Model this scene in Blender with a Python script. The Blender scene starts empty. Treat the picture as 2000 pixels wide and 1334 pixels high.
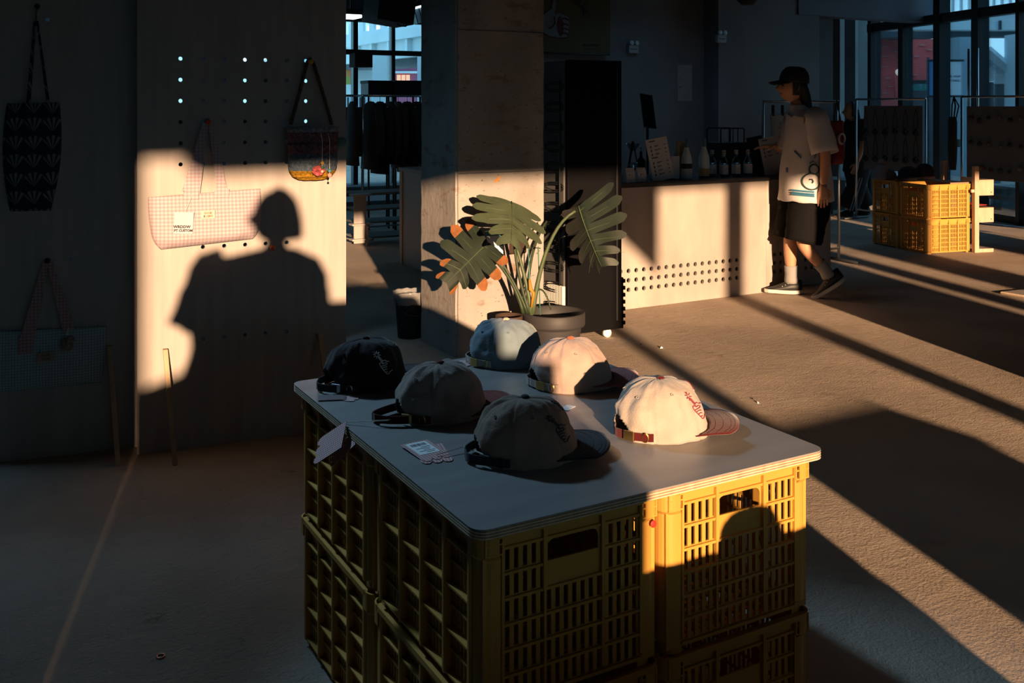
import bpy, bmesh, math, random
from mathutils import Vector, Matrix, noise
PI = math.pi
scene = bpy.context.scene
C = scene.collection
# ------------------------------------------------------------------ camera, world, sun, exposure
YAW = math.radians(29.4)
CY, SY = math.cos(YAW), math.sin(YAW)
EYE = 1.4
cam_data = bpy.data.cameras.new('camera')
cam = bpy.data.objects.new('camera', cam_data); C.objects.link(cam)
cam.location = (0, 0, EYE); cam.rotation_euler = (PI/2, 0, -YAW)
cam_data.sensor_width = 36; cam_data.lens = 35; cam_data.shift_y = -0.231
cam_data.clip_start = 0.02; cam_data.clip_end = 300
scene.camera = cam
scene.view_settings.view_transform = 'Standard'
scene.view_settings.look = 'None'
scene.view_settings.gamma = 1
scene.view_settings.use_curve_mapping = False
scene.view_settings.exposure = 0.0
world = bpy.data.worlds.new('evening_sky'); scene.world = world; world.use_nodes = True
wn = world.node_tree.nodes; wl = world.node_tree.links
bgn = wn['Background']
tc = wn.new('ShaderNodeTexCoord'); sp = wn.new('ShaderNodeSeparateXYZ'); rm = wn.new('ShaderNodeValToRGB')
rm.color_ramp.elements[0].position = 0.0; rm.color_ramp.elements[0].color = (0.24, 0.50, 0.64, 1)
rm.color_ramp.elements[1].position = 0.6; rm.color_ramp.elements[1].color = (0.13, 0.32, 0.50, 1)
wl.new(tc.outputs['Generated'], sp.inputs[0]); wl.new(sp.outputs[2], rm.inputs[0]); wl.new(rm.outputs[0], bgn.inputs[0])
bgn.inputs[1].default_value = 2.7
SUN_T = 0.155                                   # tangent of the low sun's elevation
SX, SYD = 0.277, 0.961                          # horizontal travel of the sunlight in the world
sd = bpy.data.lights.new('low_evening_sun', 'SUN'); sd.energy = 13.0; sd.color = (1.0, 0.63, 0.36); sd.angle = math.radians(0.6)
so = bpy.data.objects.new('low_evening_sun', sd); C.objects.link(so)
so.rotation_euler = Vector((SX, SYD, -SUN_T)).to_track_quat('-Z', 'Y').to_euler()
so.location = (-3, -12, 6)

def area_strip(name, loc, lx, ly, power, col=(0.30, 0.66, 1.0)):
    l = bpy.data.lights.new(name, 'AREA'); l.shape = 'RECTANGLE'; l.size = lx; l.size_y = ly; l.energy = power; l.color = col; l.spread = math.radians(130)
    o = bpy.data.objects.new(name, l); C.objects.link(o); o.location = loc; return o
area_strip('unseen_cool_strip', (-0.05, 4.70, 3.10), 1.2, 0.14, 10)
sl = bpy.data.lights.new('added_table_spot', 'SPOT'); sl.energy = 250; sl.color = (0.40, 0.72, 1.0); sl.spot_size = math.radians(30); sl.spot_blend = 0.7; sl.shadow_soft_size = 0.10  # added spot aimed at the cap table, no such lamp known
sp_o = bpy.data.objects.new('added_table_spot', sl); C.objects.link(sp_o); sp_o.location = (0.15, 4.75, 3.1); sp_o.rotation_euler = (Vector((1.18, 2.0, 0.67))-Vector((0.15, 4.75, 3.1))).to_track_quat('-Z', 'Y').to_euler()
area_strip('unseen_cool_strip', (6.5, 7.6, 3.10), 1.6, 0.14, 4)  # added fill strip above the counter area, no lamp known there
# ------------------------------------------------------------------ placing helpers
def W(px, py, d):
    r = (px-1000)/1944*d
    return Vector((r*CY + d*SY, -r*SY + d*CY, EYE-(py-205)/1944*d))
def Fl(px, py): return W(px, py, EYE*1944/(py-205))
def Py(px, py, y): return W(px, py, y/(CY - SY*(px-1000)/1944))
def US(u, s, z=0.0): return Vector((SX*s + SYD*u, SYD*s - SX*u, z))

# ------------------------------------------------------------------ materials
def N(nt, t, **kw):
    n = nt.nodes.new(t)
    for k, v in kw.items(): setattr(n, k, v)
    return n
def mat(name, col, rough=0.7, var=0.0, vscale=8.0, bump=0.0, bscale=40.0, metal=0.0, spec=0.4, stretch=None, trans=0.0, col2=None, emit=None, estr=0.0, sheen=0.0, alpha=1.0, detail=4.0, sss=0.0):
    m = bpy.data.materials.new(name); m.use_nodes = True
    nt = m.node_tree; b = nt.nodes['Principled BSDF']
    b.inputs['Roughness'].default_value = rough; b.inputs['Metallic'].default_value = metal
    b.inputs['Specular IOR Level'].default_value = spec
    b.inputs['Transmission Weight'].default_value = trans
    b.inputs['Sheen Weight'].default_value = sheen
    b.inputs['Subsurface Weight'].default_value = sss
    b.inputs['Alpha'].default_value = alpha
    c = (*col, 1.0)
    b.inputs['Base Color'].default_value = c
    if emit: b.inputs['Emission Color'].default_value = (*emit, 1); b.inputs['Emission Strength'].default_value = estr
    if var > 0 or bump > 0 or col2:
        t = N(nt, 'ShaderNodeTexCoord'); mp = N(nt, 'ShaderNodeMapping')
        nt.links.new(t.outputs['Object'], mp.inputs[0])
        if stretch: mp.inputs['Scale'].default_value = stretch
        if var > 0 or col2:
            n = N(nt, 'ShaderNodeTexNoise'); n.inputs['Scale'].default_value = vscale; n.inputs['Detail'].default_value = detail
            nt.links.new(mp.outputs[0], n.inputs['Vector'])
            r = N(nt, 'ShaderNodeValToRGB'); e = r.color_ramp.elements
            e[0].position = 0.32; e[1].position = 0.68
            c2 = col2 if col2 else tuple(x*(1-var) for x in col)
            e[0].color = (*c2, 1); e[1].color = (*[min(1, x*(1+var*0.4)) for x in col], 1)
            nt.links.new(n.outputs[0], r.inputs[0]); nt.links.new(r.outputs[0], b.inputs['Base Color'])
        if bump > 0:
            n2 = N(nt, 'ShaderNodeTexNoise'); n2.inputs['Scale'].default_value = bscale; n2.inputs['Detail'].default_value = 5
            nt.links.new(mp.outputs[0], n2.inputs['Vector'])
            bp = N(nt, 'ShaderNodeBump'); bp.inputs['Strength'].default_value = bump; bp.inputs['Distance'].default_value = 0.01
            nt.links.new(n2.outputs[0], bp.inputs['Height']); nt.links.new(bp.outputs[0], b.inputs['Normal'])
    return m
def gingham(name, base, tint, pitch, rough=0.9, axes=(0, 2)):
    m = bpy.data.materials.new(name); m.use_nodes = True
    nt = m.node_tree; b = nt.nodes['Principled BSDF']; b.inputs['Roughness'].default_value = rough
    b.inputs['Specular IOR Level'].default_value = 0.15
    t = N(nt, 'ShaderNodeTexCoord'); s = N(nt, 'ShaderNodeSeparateXYZ'); nt.links.new(t.outputs['Object'], s.inputs[0])
    hs = []
    for a in axes:
        mu = N(nt, 'ShaderNodeMath', operation='MULTIPLY'); mu.inputs[1].default_value = 1/pitch
        fr = N(nt, 'ShaderNodeMath', operation='FRACT'); gt = N(nt, 'ShaderNodeMath', operation='GREATER_THAN'); gt.inputs[1].default_value = 0.5
        nt.links.new(s.outputs[a], mu.inputs[0]); nt.links.new(mu.outputs[0], fr.inputs[0]); nt.links.new(fr.outputs[0], gt.inputs[0]); hs.append(gt)
    ad = N(nt, 'ShaderNodeMath', operation='ADD'); nt.links.new(hs[0].outputs[0], ad.inputs[0]); nt.links.new(hs[1].outputs[0], ad.inputs[1])
    hf = N(nt, 'ShaderNodeMath', operation='MULTIPLY'); hf.inputs[1].default_value = 0.5; nt.links.new(ad.outputs[0], hf.inputs[0])
    mx = N(nt, 'ShaderNodeMix', data_type='RGBA'); nt.links.new(hf.outputs[0], mx.inputs[0])
    mx.inputs[6].default_value = (*base, 1); mx.inputs[7].default_value = (*tint, 1)
    nt.links.new(mx.outputs[2], b.inputs['Base Color'])
    return m
def glass_mat(name, tint=(0.93, 0.97, 0.985), refl=0.12, rough=0.02):
    m = bpy.data.materials.new(name); m.use_nodes = True
    nt = m.node_tree; nt.nodes.remove(nt.nodes['Principled BSDF'])
    tr = N(nt, 'ShaderNodeBsdfTransparent'); tr.inputs[0].default_value = (*tint, 1)
    gl = N(nt, 'ShaderNodeBsdfGlossy'); gl.inputs['Roughness'].default_value = rough; gl.inputs[0].default_value = (0.8, 0.9, 1, 1)
    fr = N(nt, 'ShaderNodeFresnel'); fr.inputs[0].default_value = 1.45
    ad = N(nt, 'ShaderNodeMath', operation='MULTIPLY_ADD'); ad.inputs[1].default_value = 0.55; ad.inputs[2].default_value = refl*0.2; ad.use_clamp = True
    nt.links.new(fr.outputs[0], ad.inputs[0])
    mx = N(nt, 'ShaderNodeMixShader'); nt.links.new(ad.outputs[0], mx.inputs[0]); nt.links.new(tr.outputs[0], mx.inputs[1]); nt.links.new(gl.outputs[0], mx.inputs[2])
    nt.links.new(mx.outputs[0], nt.nodes['Material Output'].inputs[0])
    return m

# ------------------------------------------------------------------ mesh helpers
class MB:
    def __init__(s): s.v = []; s.f = []; s.sm = []; s.mi = []
    def add(s, vs, fs, smooth=False, M=None, mi=0):
        o = len(s.v)
        for p in vs:
            p = Vector(p)
            if M is not None: p = M @ p
            s.v.append(tuple(p))
        for f in fs: s.f.append([i+o for i in f]); s.sm.append(smooth); s.mi.append(mi)
        return s
    def box(s, x0, x1, y0, y1, z0, z1, M=None, mi=0):
        vs = [(x0,y0,z0),(x1,y0,z0),(x1,y1,z0),(x0,y1,z0),(x0,y0,z1),(x1,y0,z1),(x1,y1,z1),(x0,y1,z1)]
        return s.add(vs, [(0,3,2,1),(4,5,6,7),(0,1,5,4),(1,2,6,5),(2,3,7,6),(3,0,4,7)], False, M, mi)
    def bbox(s, x0, x1, y0, y1, z0, z1, b=0.004, M=None, mi=0):
        bm = bmesh.new(); bmesh.ops.create_cube(bm, size=1)
        for v in bm.verts: v.co = Vector(((x0+x1)/2+v.co.x*(x1-x0), (y0+y1)/2+v.co.y*(y1-y0), (z0+z1)/2+v.co.z*(z1-z0)))
        bmesh.ops.bevel(bm, geom=bm.edges[:], offset=b, segments=2, affect='EDGES', profile=0.5)
        bm.verts.index_update()
        s.add([v.co.copy() for v in bm.verts], [[v.index for v in f.verts] for f in bm.faces], False, M, mi); bm.free(); return s
    def loft(s, rings, closed=True, cap=True, smooth=True, M=None, mi=0):
        n = len(rings[0]); vs = [p for r in rings for p in r]; fs = []
        for i in range(len(rings)-1):
            for j in range(n if closed else n-1):
                k = (j+1) % n; fs.append((i*n+j, i*n+k, (i+1)*n+k, (i+1)*n+j))
        if cap and closed:
            fs.append(tuple(range(n))[::-1]); fs.append(tuple((len(rings)-1)*n+j for j in range(n)))
        return s.add(vs, fs, smooth, M, mi)
    def lathe(s, prof, n=24, M=None, cap=True, smooth=True, mi=0):
        return s.loft([[(r*math.cos(2*PI*k/n), r*math.sin(2*PI*k/n), z) for k in range(n)] for r, z in prof], True, cap, smooth, M, mi)
    def tube(s, pts, r, n=8, M=None, cap=True, mi=0, flat=1.0):
        pts = [Vector(p) for p in pts]; rings = []; up = Vector((0, 0, 1))
        rr = r if isinstance(r, (list, tuple)) else [r]*len(pts)
        prev = None
        for i, p in enumerate(pts):
            t = (pts[min(i+1, len(pts)-1)]-pts[max(i-1, 0)])
            t = t.normalized() if t.length > 1e-9 else Vector((0, 0, 1))
            if prev is None:
                a = t.cross(up)
                if a.length < 1e-3: a = t.cross(Vector((1, 0, 0)))
            else:
                a = prev - t*prev.dot(t)
                if a.length < 1e-5: a = t.cross(up)
            a.normalize(); b = t.cross(a); prev = a
            rings.append([p+(a*math.cos(2*PI*k/n)+b*math.sin(2*PI*k/n)*flat)*rr[i] for k in range(n)])
        return s.loft(rings, True, cap, n > 5, M, mi)
    def ribbon(s, pts, side, w, th, M=None, mi=0):
        """flat band along pts; side = unit vector(s) across the band, thickness normal to it"""
        rings = []; pts = [Vector(p) for p in pts]
        for i, p in enumerate(pts):
            t = (pts[min(i+1, len(pts)-1)]-pts[max(i-1, 0)]).normalized()
            sd_ = Vector(side[i] if isinstance(side, list) else side); sd_ = (sd_-t*sd_.dot(t)).normalized()
            nrm = t.cross(sd_)
            ww = w[i] if isinstance(w, list) else w
            rings.append([p+sd_*ww/2+nrm*th/2, p-sd_*ww/2+nrm*th/2, p-sd_*ww/2-nrm*th/2, p+sd_*ww/2-nrm*th/2])
        return s.loft(rings, True, True, False, M, mi)
    def mesh(s, name, mats):
        me = bpy.data.meshes.new(name); me.from_pydata(s.v, [], s.f)
        for m in (mats if isinstance(mats, (list, tuple)) else [mats]): me.materials.append(m)
        me.polygons.foreach_set('use_smooth', s.sm); me.polygons.foreach_set('material_index', s.mi)
        me.update(); return me
    def build(s, name, mats, parent=None, loc=None, rot=None):
        return link(name, s.mesh(name, mats), parent, loc, rot)
def link(name, me, parent=None, loc=None, rot=None):
    o = bpy.data.objects.new(name, me); C.objects.link(o)
    if parent is not None: o.parent = parent
    if loc is not None: o.location = loc
    if rot is not None: o.rotation_euler = rot
    return o
def fixn(o):
    bm = bmesh.new(); bm.from_mesh(o.data); bmesh.ops.recalc_face_normals(bm, faces=bm.faces[:]); bm.to_mesh(o.data); bm.free(); return o
def thing(name, label, cat, loc=(0, 0, 0), rotz=0, group=None):
    o = bpy.data.objects.new(name, None); C.objects.link(o); o.empty_display_size = 0.1
    o.location = loc; o.rotation_euler = (0, 0, rotz)
    return tag(o, label, cat, group)
def tag(o, label, cat, group=None):
    o['label'] = label; o['category'] = cat
    if group: o['group'] = group
    return o
ORD = ('first', 'second', 'third', 'fourth', 'fifth', 'sixth', 'seventh', 'eighth')
def struct(o): o['kind'] = 'structure'; return o
def dup(root, loc, rotz, label=None, group=None):
    r = root.copy(); C.objects.link(r); r.location = loc; r.rotation_euler = (0, 0, rotz)
    if label: r['label'] = label
    if group: r['group'] = group
    for ch in list(root.children):
        c = ch.copy(); C.objects.link(c); c.parent = r
        for g in list(ch.children):
            d = g.copy(); C.objects.link(d); d.parent = c
    return r
def rrect(x0, x1, z0, z1, r, n=4):
    out = []
    for cx, cz, a0 in ((x1-r, z1-r, 0), (x0+r, z1-r, PI/2), (x0+r, z0+r, PI), (x1-r, z0+r, 1.5*PI)):
        for k in range(n+1):
            a = a0+PI/2*k/n; out.append((cx+r*math.cos(a), cz+r*math.sin(a)))
    return out
def rect(x0, x1, z0, z1): return [(x0, z0), (x1, z0), (x1, z1), (x0, z1)]
def circ(cx, cz, r, n=14): return [(cx+r*math.cos(2*PI*k/n), cz+r*math.sin(2*PI*k/n)) for k in range(n)]
def plate(name, outer, holes, th, m, bev=0.0, plane='xz'):
    """perforated plate: 2D outline with holes, thickness th centred on the plane; real holes"""
    cu = bpy.data.curves.new(name, 'CURVE'); cu.dimensions = '2D'; cu.fill_mode = 'BOTH'; cu.extrude = th/2-bev; cu.bevel_depth = bev; cu.bevel_resolution = 1
    for loop in [outer]+list(holes):
        s = cu.splines.new('POLY'); s.points.add(len(loop)-1)
        for p, (x, y) in zip(s.points, loop): p.co = (x, y, 0, 1)
        s.use_cyclic_u = True
    o = bpy.data.objects.new(name, cu); me = bpy.data.meshes.new_from_object(o)
    bpy.data.objects.remove(o); bpy.data.curves.remove(cu)
    if plane == 'xz': me.transform(Matrix.Rotation(PI/2, 4, 'X'))
    elif plane == 'yz': me.transform(Matrix.Rotation(PI/2, 4, 'Z') @ Matrix.Rotation(PI/2, 4, 'X'))
    me.materials.clear(); me.materials.append(m); me.name = name
    for p in me.polygons: p.use_smooth = False
    return me
def text(name, s, size, m, parent=None, loc=(0, 0, 0), rot=(PI/2, 0, 0), ext=0.0006, align='CENTER', bold=0.0):
    cu = bpy.data.curves.new(name, 'FONT'); cu.body = s; cu.size = size; cu.extrude = ext; cu.align_x = align; cu.align_y = 'CENTER'; cu.resolution_u = 2; cu.offset = bold
    o = bpy.data.objects.new(name, cu); me = bpy.data.meshes.new_from_object(o)
    bpy.data.objects.remove(o); bpy.data.curves.remove(cu)
    me.materials.clear(); me.materials.append(m)
    return link(name, me, parent, loc, rot)
def arc(p0, p1, sag, n=10):
    p0, p1 = Vector(p0), Vector(p1)
    return [p0.lerp(p1, k/n)+Vector((0, 0, -4*sag*(k/n)*(1-k/n))) for k in range(n+1)]
# ------------------------------------------------------------------ materials of the setting
def floor_mat():
    m = mat('worn_concrete_floor', (0.46, 0.375, 0.305), 0.85, var=0.30, vscale=1.1, spec=0.2, detail=10); nt = m.node_tree; b = nt.nodes['Principled BSDF']
    t = N(nt, 'ShaderNodeTexCoord'); prev = None
    for sc_, st, ds, stretch in ((3.0, .25, .05, (1, 1, 1)), (14.0, .35, .03, (1, 1.6, 1)), (95.0, .75, .012, (1, 1, 1))):
        mp = N(nt, 'ShaderNodeMapping'); mp.inputs['Scale'].default_value = stretch; nt.links.new(t.outputs['Object'], mp.inputs[0])
        n = N(nt, 'ShaderNodeTexNoise'); n.inputs['Scale'].default_value = sc_; n.inputs['Detail'].default_value = 7; n.inputs['Roughness'].default_value = .62; nt.links.new(mp.outputs[0], n.inputs['Vector'])
        bp = N(nt, 'ShaderNodeBump'); bp.inputs['Strength'].default_value = st; bp.inputs['Distance'].default_value = ds; nt.links.new(n.outputs[0], bp.inputs['Height'])
        if prev: nt.links.new(prev.outputs[0], bp.inputs['Normal'])
        prev = bp
    v = N(nt, 'ShaderNodeTexNoise'); v.inputs['Scale'].default_value = 5.0; v.inputs['Detail'].default_value = 9; v.inputs['Roughness'].default_value = .7; nt.links.new(t.outputs['Object'], v.inputs['Vector'])
    r = N(nt, 'ShaderNodeValToRGB'); r.color_ramp.elements[0].position = .63; r.color_ramp.elements[0].color = (1, 1, 1, 1); r.color_ramp.elements[1].position = .68; r.color_ramp.elements[1].color = (0, 0, 0, 1); nt.links.new(v.outputs[0], r.inputs[0])
    bp = N(nt, 'ShaderNodeBump'); bp.inputs['Strength'].default_value = .7; bp.inputs['Distance'].default_value = .008; nt.links.new(r.outputs[0], bp.inputs['Height']); nt.links.new(prev.outputs[0], bp.inputs['Normal']); nt.links.new(bp.outputs[0], b.inputs['Normal'])
    return m
M_floor = floor_mat()
def conc_mat():
    m = mat('raw_concrete', (0.30, 0.275, 0.255), 0.85, var=0.25, vscale=3.5, bump=0.3, bscale=30, stretch=(1, 1, 0.6), detail=8); nt = m.node_tree; b = nt.nodes['Principled BSDF']
    base = b.inputs['Base Color'].links[0].from_socket; t = N(nt, 'ShaderNodeTexCoord')
    for sc_, lo, hi, c in ((9.0, .56, .70, (.14, .075, .04)), (46.0, .63, .69, (.05, .038, .03))):
        mp = N(nt, 'ShaderNodeMapping'); mp.inputs['Scale'].default_value = (.6, .6, 1.4); nt.links.new(t.outputs['Object'], mp.inputs[0])
        n = N(nt, 'ShaderNodeTexNoise'); n.inputs['Scale'].default_value = sc_; n.inputs['Detail'].default_value = 6; n.inputs['Roughness'].default_value = .65; nt.links.new(mp.outputs[0], n.inputs['Vector'])
        r = N(nt, 'ShaderNodeMapRange'); r.inputs[1].default_value = lo; r.inputs[2].default_value = hi; r.inputs[4].default_value = .75; nt.links.new(n.outputs[0], r.inputs[0])
        mx = N(nt, 'ShaderNodeMix', data_type='RGBA'); nt.links.new(r.outputs[0], mx.inputs[0]); nt.links.new(base, mx.inputs[6]); mx.inputs[7].default_value = (*c, 1); base = mx.outputs[2]
    nt.links.new(base, b.inputs['Base Color']); return m
M_conc = conc_mat()
M_dark = mat('dark_painted_wall', (0.10, 0.11, 0.12), 0.9, var=0.2, vscale=2)
M_wall = mat('grey_plaster_wall', (0.16, 0.175, 0.185), 0.9, var=0.18, vscale=1.3, bump=0.1)
M_ceil = mat('dark_ceiling', (0.06, 0.065, 0.07), 0.9)
M_frame = mat('black_steel_frame', (0.025, 0.028, 0.032), 0.45, metal=0.2)
M_ply = mat('pale_plywood', (0.345, 0.31, 0.295), 0.6, var=0.12, vscale=3.0, stretch=(9, 1, .7), bump=0.04, bscale=40, spec=0.3, detail=8)
M_plyd = mat('plywood_edge_dark', (0.30, 0.19, 0.11), 0.7, var=0.3, vscale=20, stretch=(3, 3, 1))
M_plyl = mat('plywood_edge_light', (0.60, 0.46, 0.32), 0.7, var=0.2, vscale=20, stretch=(3, 3, 1))
M_top = mat('plywood_tabletop_face', (0.25, 0.24, 0.235), 0.40, var=0.14, vscale=3, stretch=(1, 6, 1), spec=0.7, detail=7)
M_stick = mat('pine_strut', (0.42, 0.30, 0.19), 0.7, var=0.2, vscale=6, stretch=(6, 6, 1))
M_yel = mat('yellow_crate_plastic', (0.50, 0.262, 0.05), 0.42, var=0.08, vscale=5, spec=0.45, sss=0.0)
M_glass = glass_mat('window_glass')
M_black = mat('black_matte', (0.012, 0.012, 0.013), 0.6)
M_white = mat('white_paint', (0.75, 0.75, 0.73), 0.6)
M_steel = mat('brushed_steel', (0.55, 0.57, 0.6), 0.3, metal=1.0)
M_print = mat('dark_print', (0.03, 0.03, 0.035), 0.8)

# floor, ceiling, walls
struct(MB().box(-6, 22, -9, 26, -0.2, 0).build('floor', M_floor))
struct(MB().box(-6, 9.5, -5.3, 15.2, 3.3, 3.6).build('ceiling', M_ceil))
cb = [(9.5, -5.3), (10.72, -5.3), (10.72, 6.55), (12.0, 10.35), (13.2, 11.3), (13.2, 15.2), (9.5, 15.2)]
struct(fixn(MB().add([(x, y, z) for z in (3.3, 3.6) for x, y in cb], [tuple(range(7))[::-1], tuple(range(7, 14))]+[(i, (i+1) % 7, 7+(i+1) % 7, 7+i) for i in range(7)]).build('ceiling_bay', M_ceil)))
for i, y in enumerate((3.0, 8.2, 12.6)):
    struct(MB().box(-6, 10.6, y, y+0.35, 2.95, 3.3).build('trim_%d' % (i+1), M_ceil))
# rear front of the building, behind the viewer: the low sun comes in between its mullions and added wide blockers
UP = lambda u, y: (SX*((y+SX*u)/SYD) + SYD*u)    # world x where the sun path u crosses the plane y
YR = -5.0
rear = MB()
rear.box(-8, UP(-0.585, YR), YR-0.25, YR, 0, 3.3)
for a_, b_, z_ in ((-8, UP(-0.37, YR), 2.70), (UP(-0.37, YR), UP(2.03, YR), 2.625), (UP(2.03, YR), 18, 2.54)): rear.box(a_, b_, YR-0.25, YR, z_, 9.0)  # height above the roof is added to keep sun off the street
rear.box(UP(8.2, YR), 18, YR-0.25, YR, 0, 3.3)
struct(rear.build('wall_rear', M_dark))
def upright_bar(u, w, z1=2.6): 
    x = UP(u, YR); struct(MB().box(x-w/2, x+w/2, YR-0.16, YR-0.05, 0, z1).build('trim_mullion', M_frame))
for u, w in ((2.03, 0.10), (3.24, 0.16), (4.50, 0.66), (5.04, 0.22), (5.68, 0.52), (7.15, 0.8)): upright_bar(u, w)  # the wide ones are added blockers, shading the right floor and far crates
# gusset plate in a frame corner (its wedge falls on the counter)
x = UP(2.57, YR); x0 = UP(2.03, YR)
struct(MB().add([(x0, YR-.1, 2.6), (x, YR-.1, 2.6), (x, YR-.1, 1.93), (x0, YR-.1, 2.42), (x0, YR-.07, 2.6), (x, YR-.07, 2.6), (x, YR-.07, 1.93), (x0, YR-.07, 2.42)],
     [(0,3,2,1),(4,5,6,7),(0,1,5,4),(1,2,6,5),(2,3,7,6),(3,0,4,7)]).build('trim_gusset', M_frame))
struct(MB().box(-30, 40, -16.4, -16, -.2, 2.72).build('wall_sky_blocker', M_dark))  # unseen wall added to cut low sky light through the rear opening
struct(MB().box(-30, 40, -16, -9, -.22, -.02).build('floor_street', M_dark))
# left wall
struct(MB().box(-6.2, -6, -5.3, 15.2, 0, 3.3).build('wall_left', M_dark))
# added column outside the frame at right, so its edge cuts the lit floor
pc = US(3.735, 3.1)
struct(MB().box(pc.x, pc.x+0.6, pc.y-0.45, pc.y, 0, 3.3).build('wall_shade_column', M_conc))

# concrete pillar in view
pil = struct(thing('wall_pillar', '', '')); del pil['label']; del pil['category']
PX0, PX1, PY0, PY1 = 2.43, 3.0, 4.94, 5.42
def pillar():
    bm = bmesh.new(); bmesh.ops.create_cube(bm, size=1)
    for v in bm.verts: v.co = Vector(((PX0+PX1)/2+v.co.x*(PX1-PX0), (PY0+PY1)/2+v.co.y*(PY1-PY0), 1.65+v.co.z*3.3))
    bmesh.ops.bevel(bm, geom=[e for e in bm.edges if abs(e.verts[0].co.z-e.verts[1].co.z) > 1], offset=0.012, segments=2, affect='EDGES')
    bmesh.ops.subdivide_edges(bm, edges=[e for e in bm.edges if abs(e.verts[0].co.z-e.verts[1].co.z) > 1], cuts=110, use_grid_fill=True)
    random.seed(3)
    for v in bm.verts:
        k = noise.noise(v.co*9)*0.004
        c = Vector(((PX0+PX1)/2, (PY0+PY1)/2, v.co.z)); dirv = (v.co-c); dirv.normalize(); v.co += dirv*k
    me = bpy.data.meshes.new('pillar'); bm.to_mesh(me); bm.free(); me.materials.append(M_conc); return me
link('shaft', pillar(), pil)
for zj in (1.017, 1.815):
    MB().box(PX0+.015, PX1-.01, PY0-0.003, PY0+0.004, zj, zj+0.006).build('form_joint', M_dark, pil)
random.seed(8)
ch = MB()
for k in range(26):
    x, z = random.uniform(PX0+.04, PX1-.04), random.uniform(0.2, 1.9); s = random.uniform(.003, .011)
    ch.add([(x-s, PY0-.004, z), (x, PY0-.0055, z-s*.5), (x+s, PY0-.004, z+s*.2), (x+s*.2, PY0-.005, z+s*.7), (x, PY0+.002, z)], [(0,1,2,3),(0,4,1),(1,4,2),(2,4,3),(3,4,0)])
o = ch.build('pit', mat('pitted_concrete', (0.16, 0.13, 0.11), 0.9), pil); o['kind'] = 'stuff'
MB().add([(x*0.02+2.43+.255, PY0-.005, 0.975+z*0.03) for x, z in ((-1,-.5),(-.2,-.3),(.6,-.1),(1,.6),(.5,.9),(.1,.3),(-.6,.2))]+[(2.685, PY0+.002, .975)], [(0,1,2,3,4,5,6)]).build('rust_stain', mat('rust_orange', (0.55, 0.2, 0.04), 0.9), pil)

# wall behind the counter
YW = 9.0
xe = Py(1600, 300, YW).x
struct(MB().box(Py(845, 300, YW).x, xe, YW, YW+0.2, 0, 3.3).build('wall_back', M_wall))
xs = Py(1425, 300, YW).x
struct(MB().box(Py(1375, 300, YW).x, xs, YW-0.25, YW+.01, 0, 3.3).build('wall_back_pier', M_wall))
struct(MB().box(xe, xe+0.35, YW+.1, YW+0.6, 0, 3.3).build('wall_back_jamb', M_dark))
struct(MB().box(xe+.2, Py(1705, 300, 11.2).x, 11.2, 11.4, 0, 3.3).build('wall_recess', M_dark))
for px, w in ((1640, .10), (1668, .06)):
    a = Py(px, 300, 11.0); struct(MB().box(a.x-w/2, a.x+w/2, 10.95, 11.2, 0, 3.3).build('trim_recess_post', M_wall))
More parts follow.
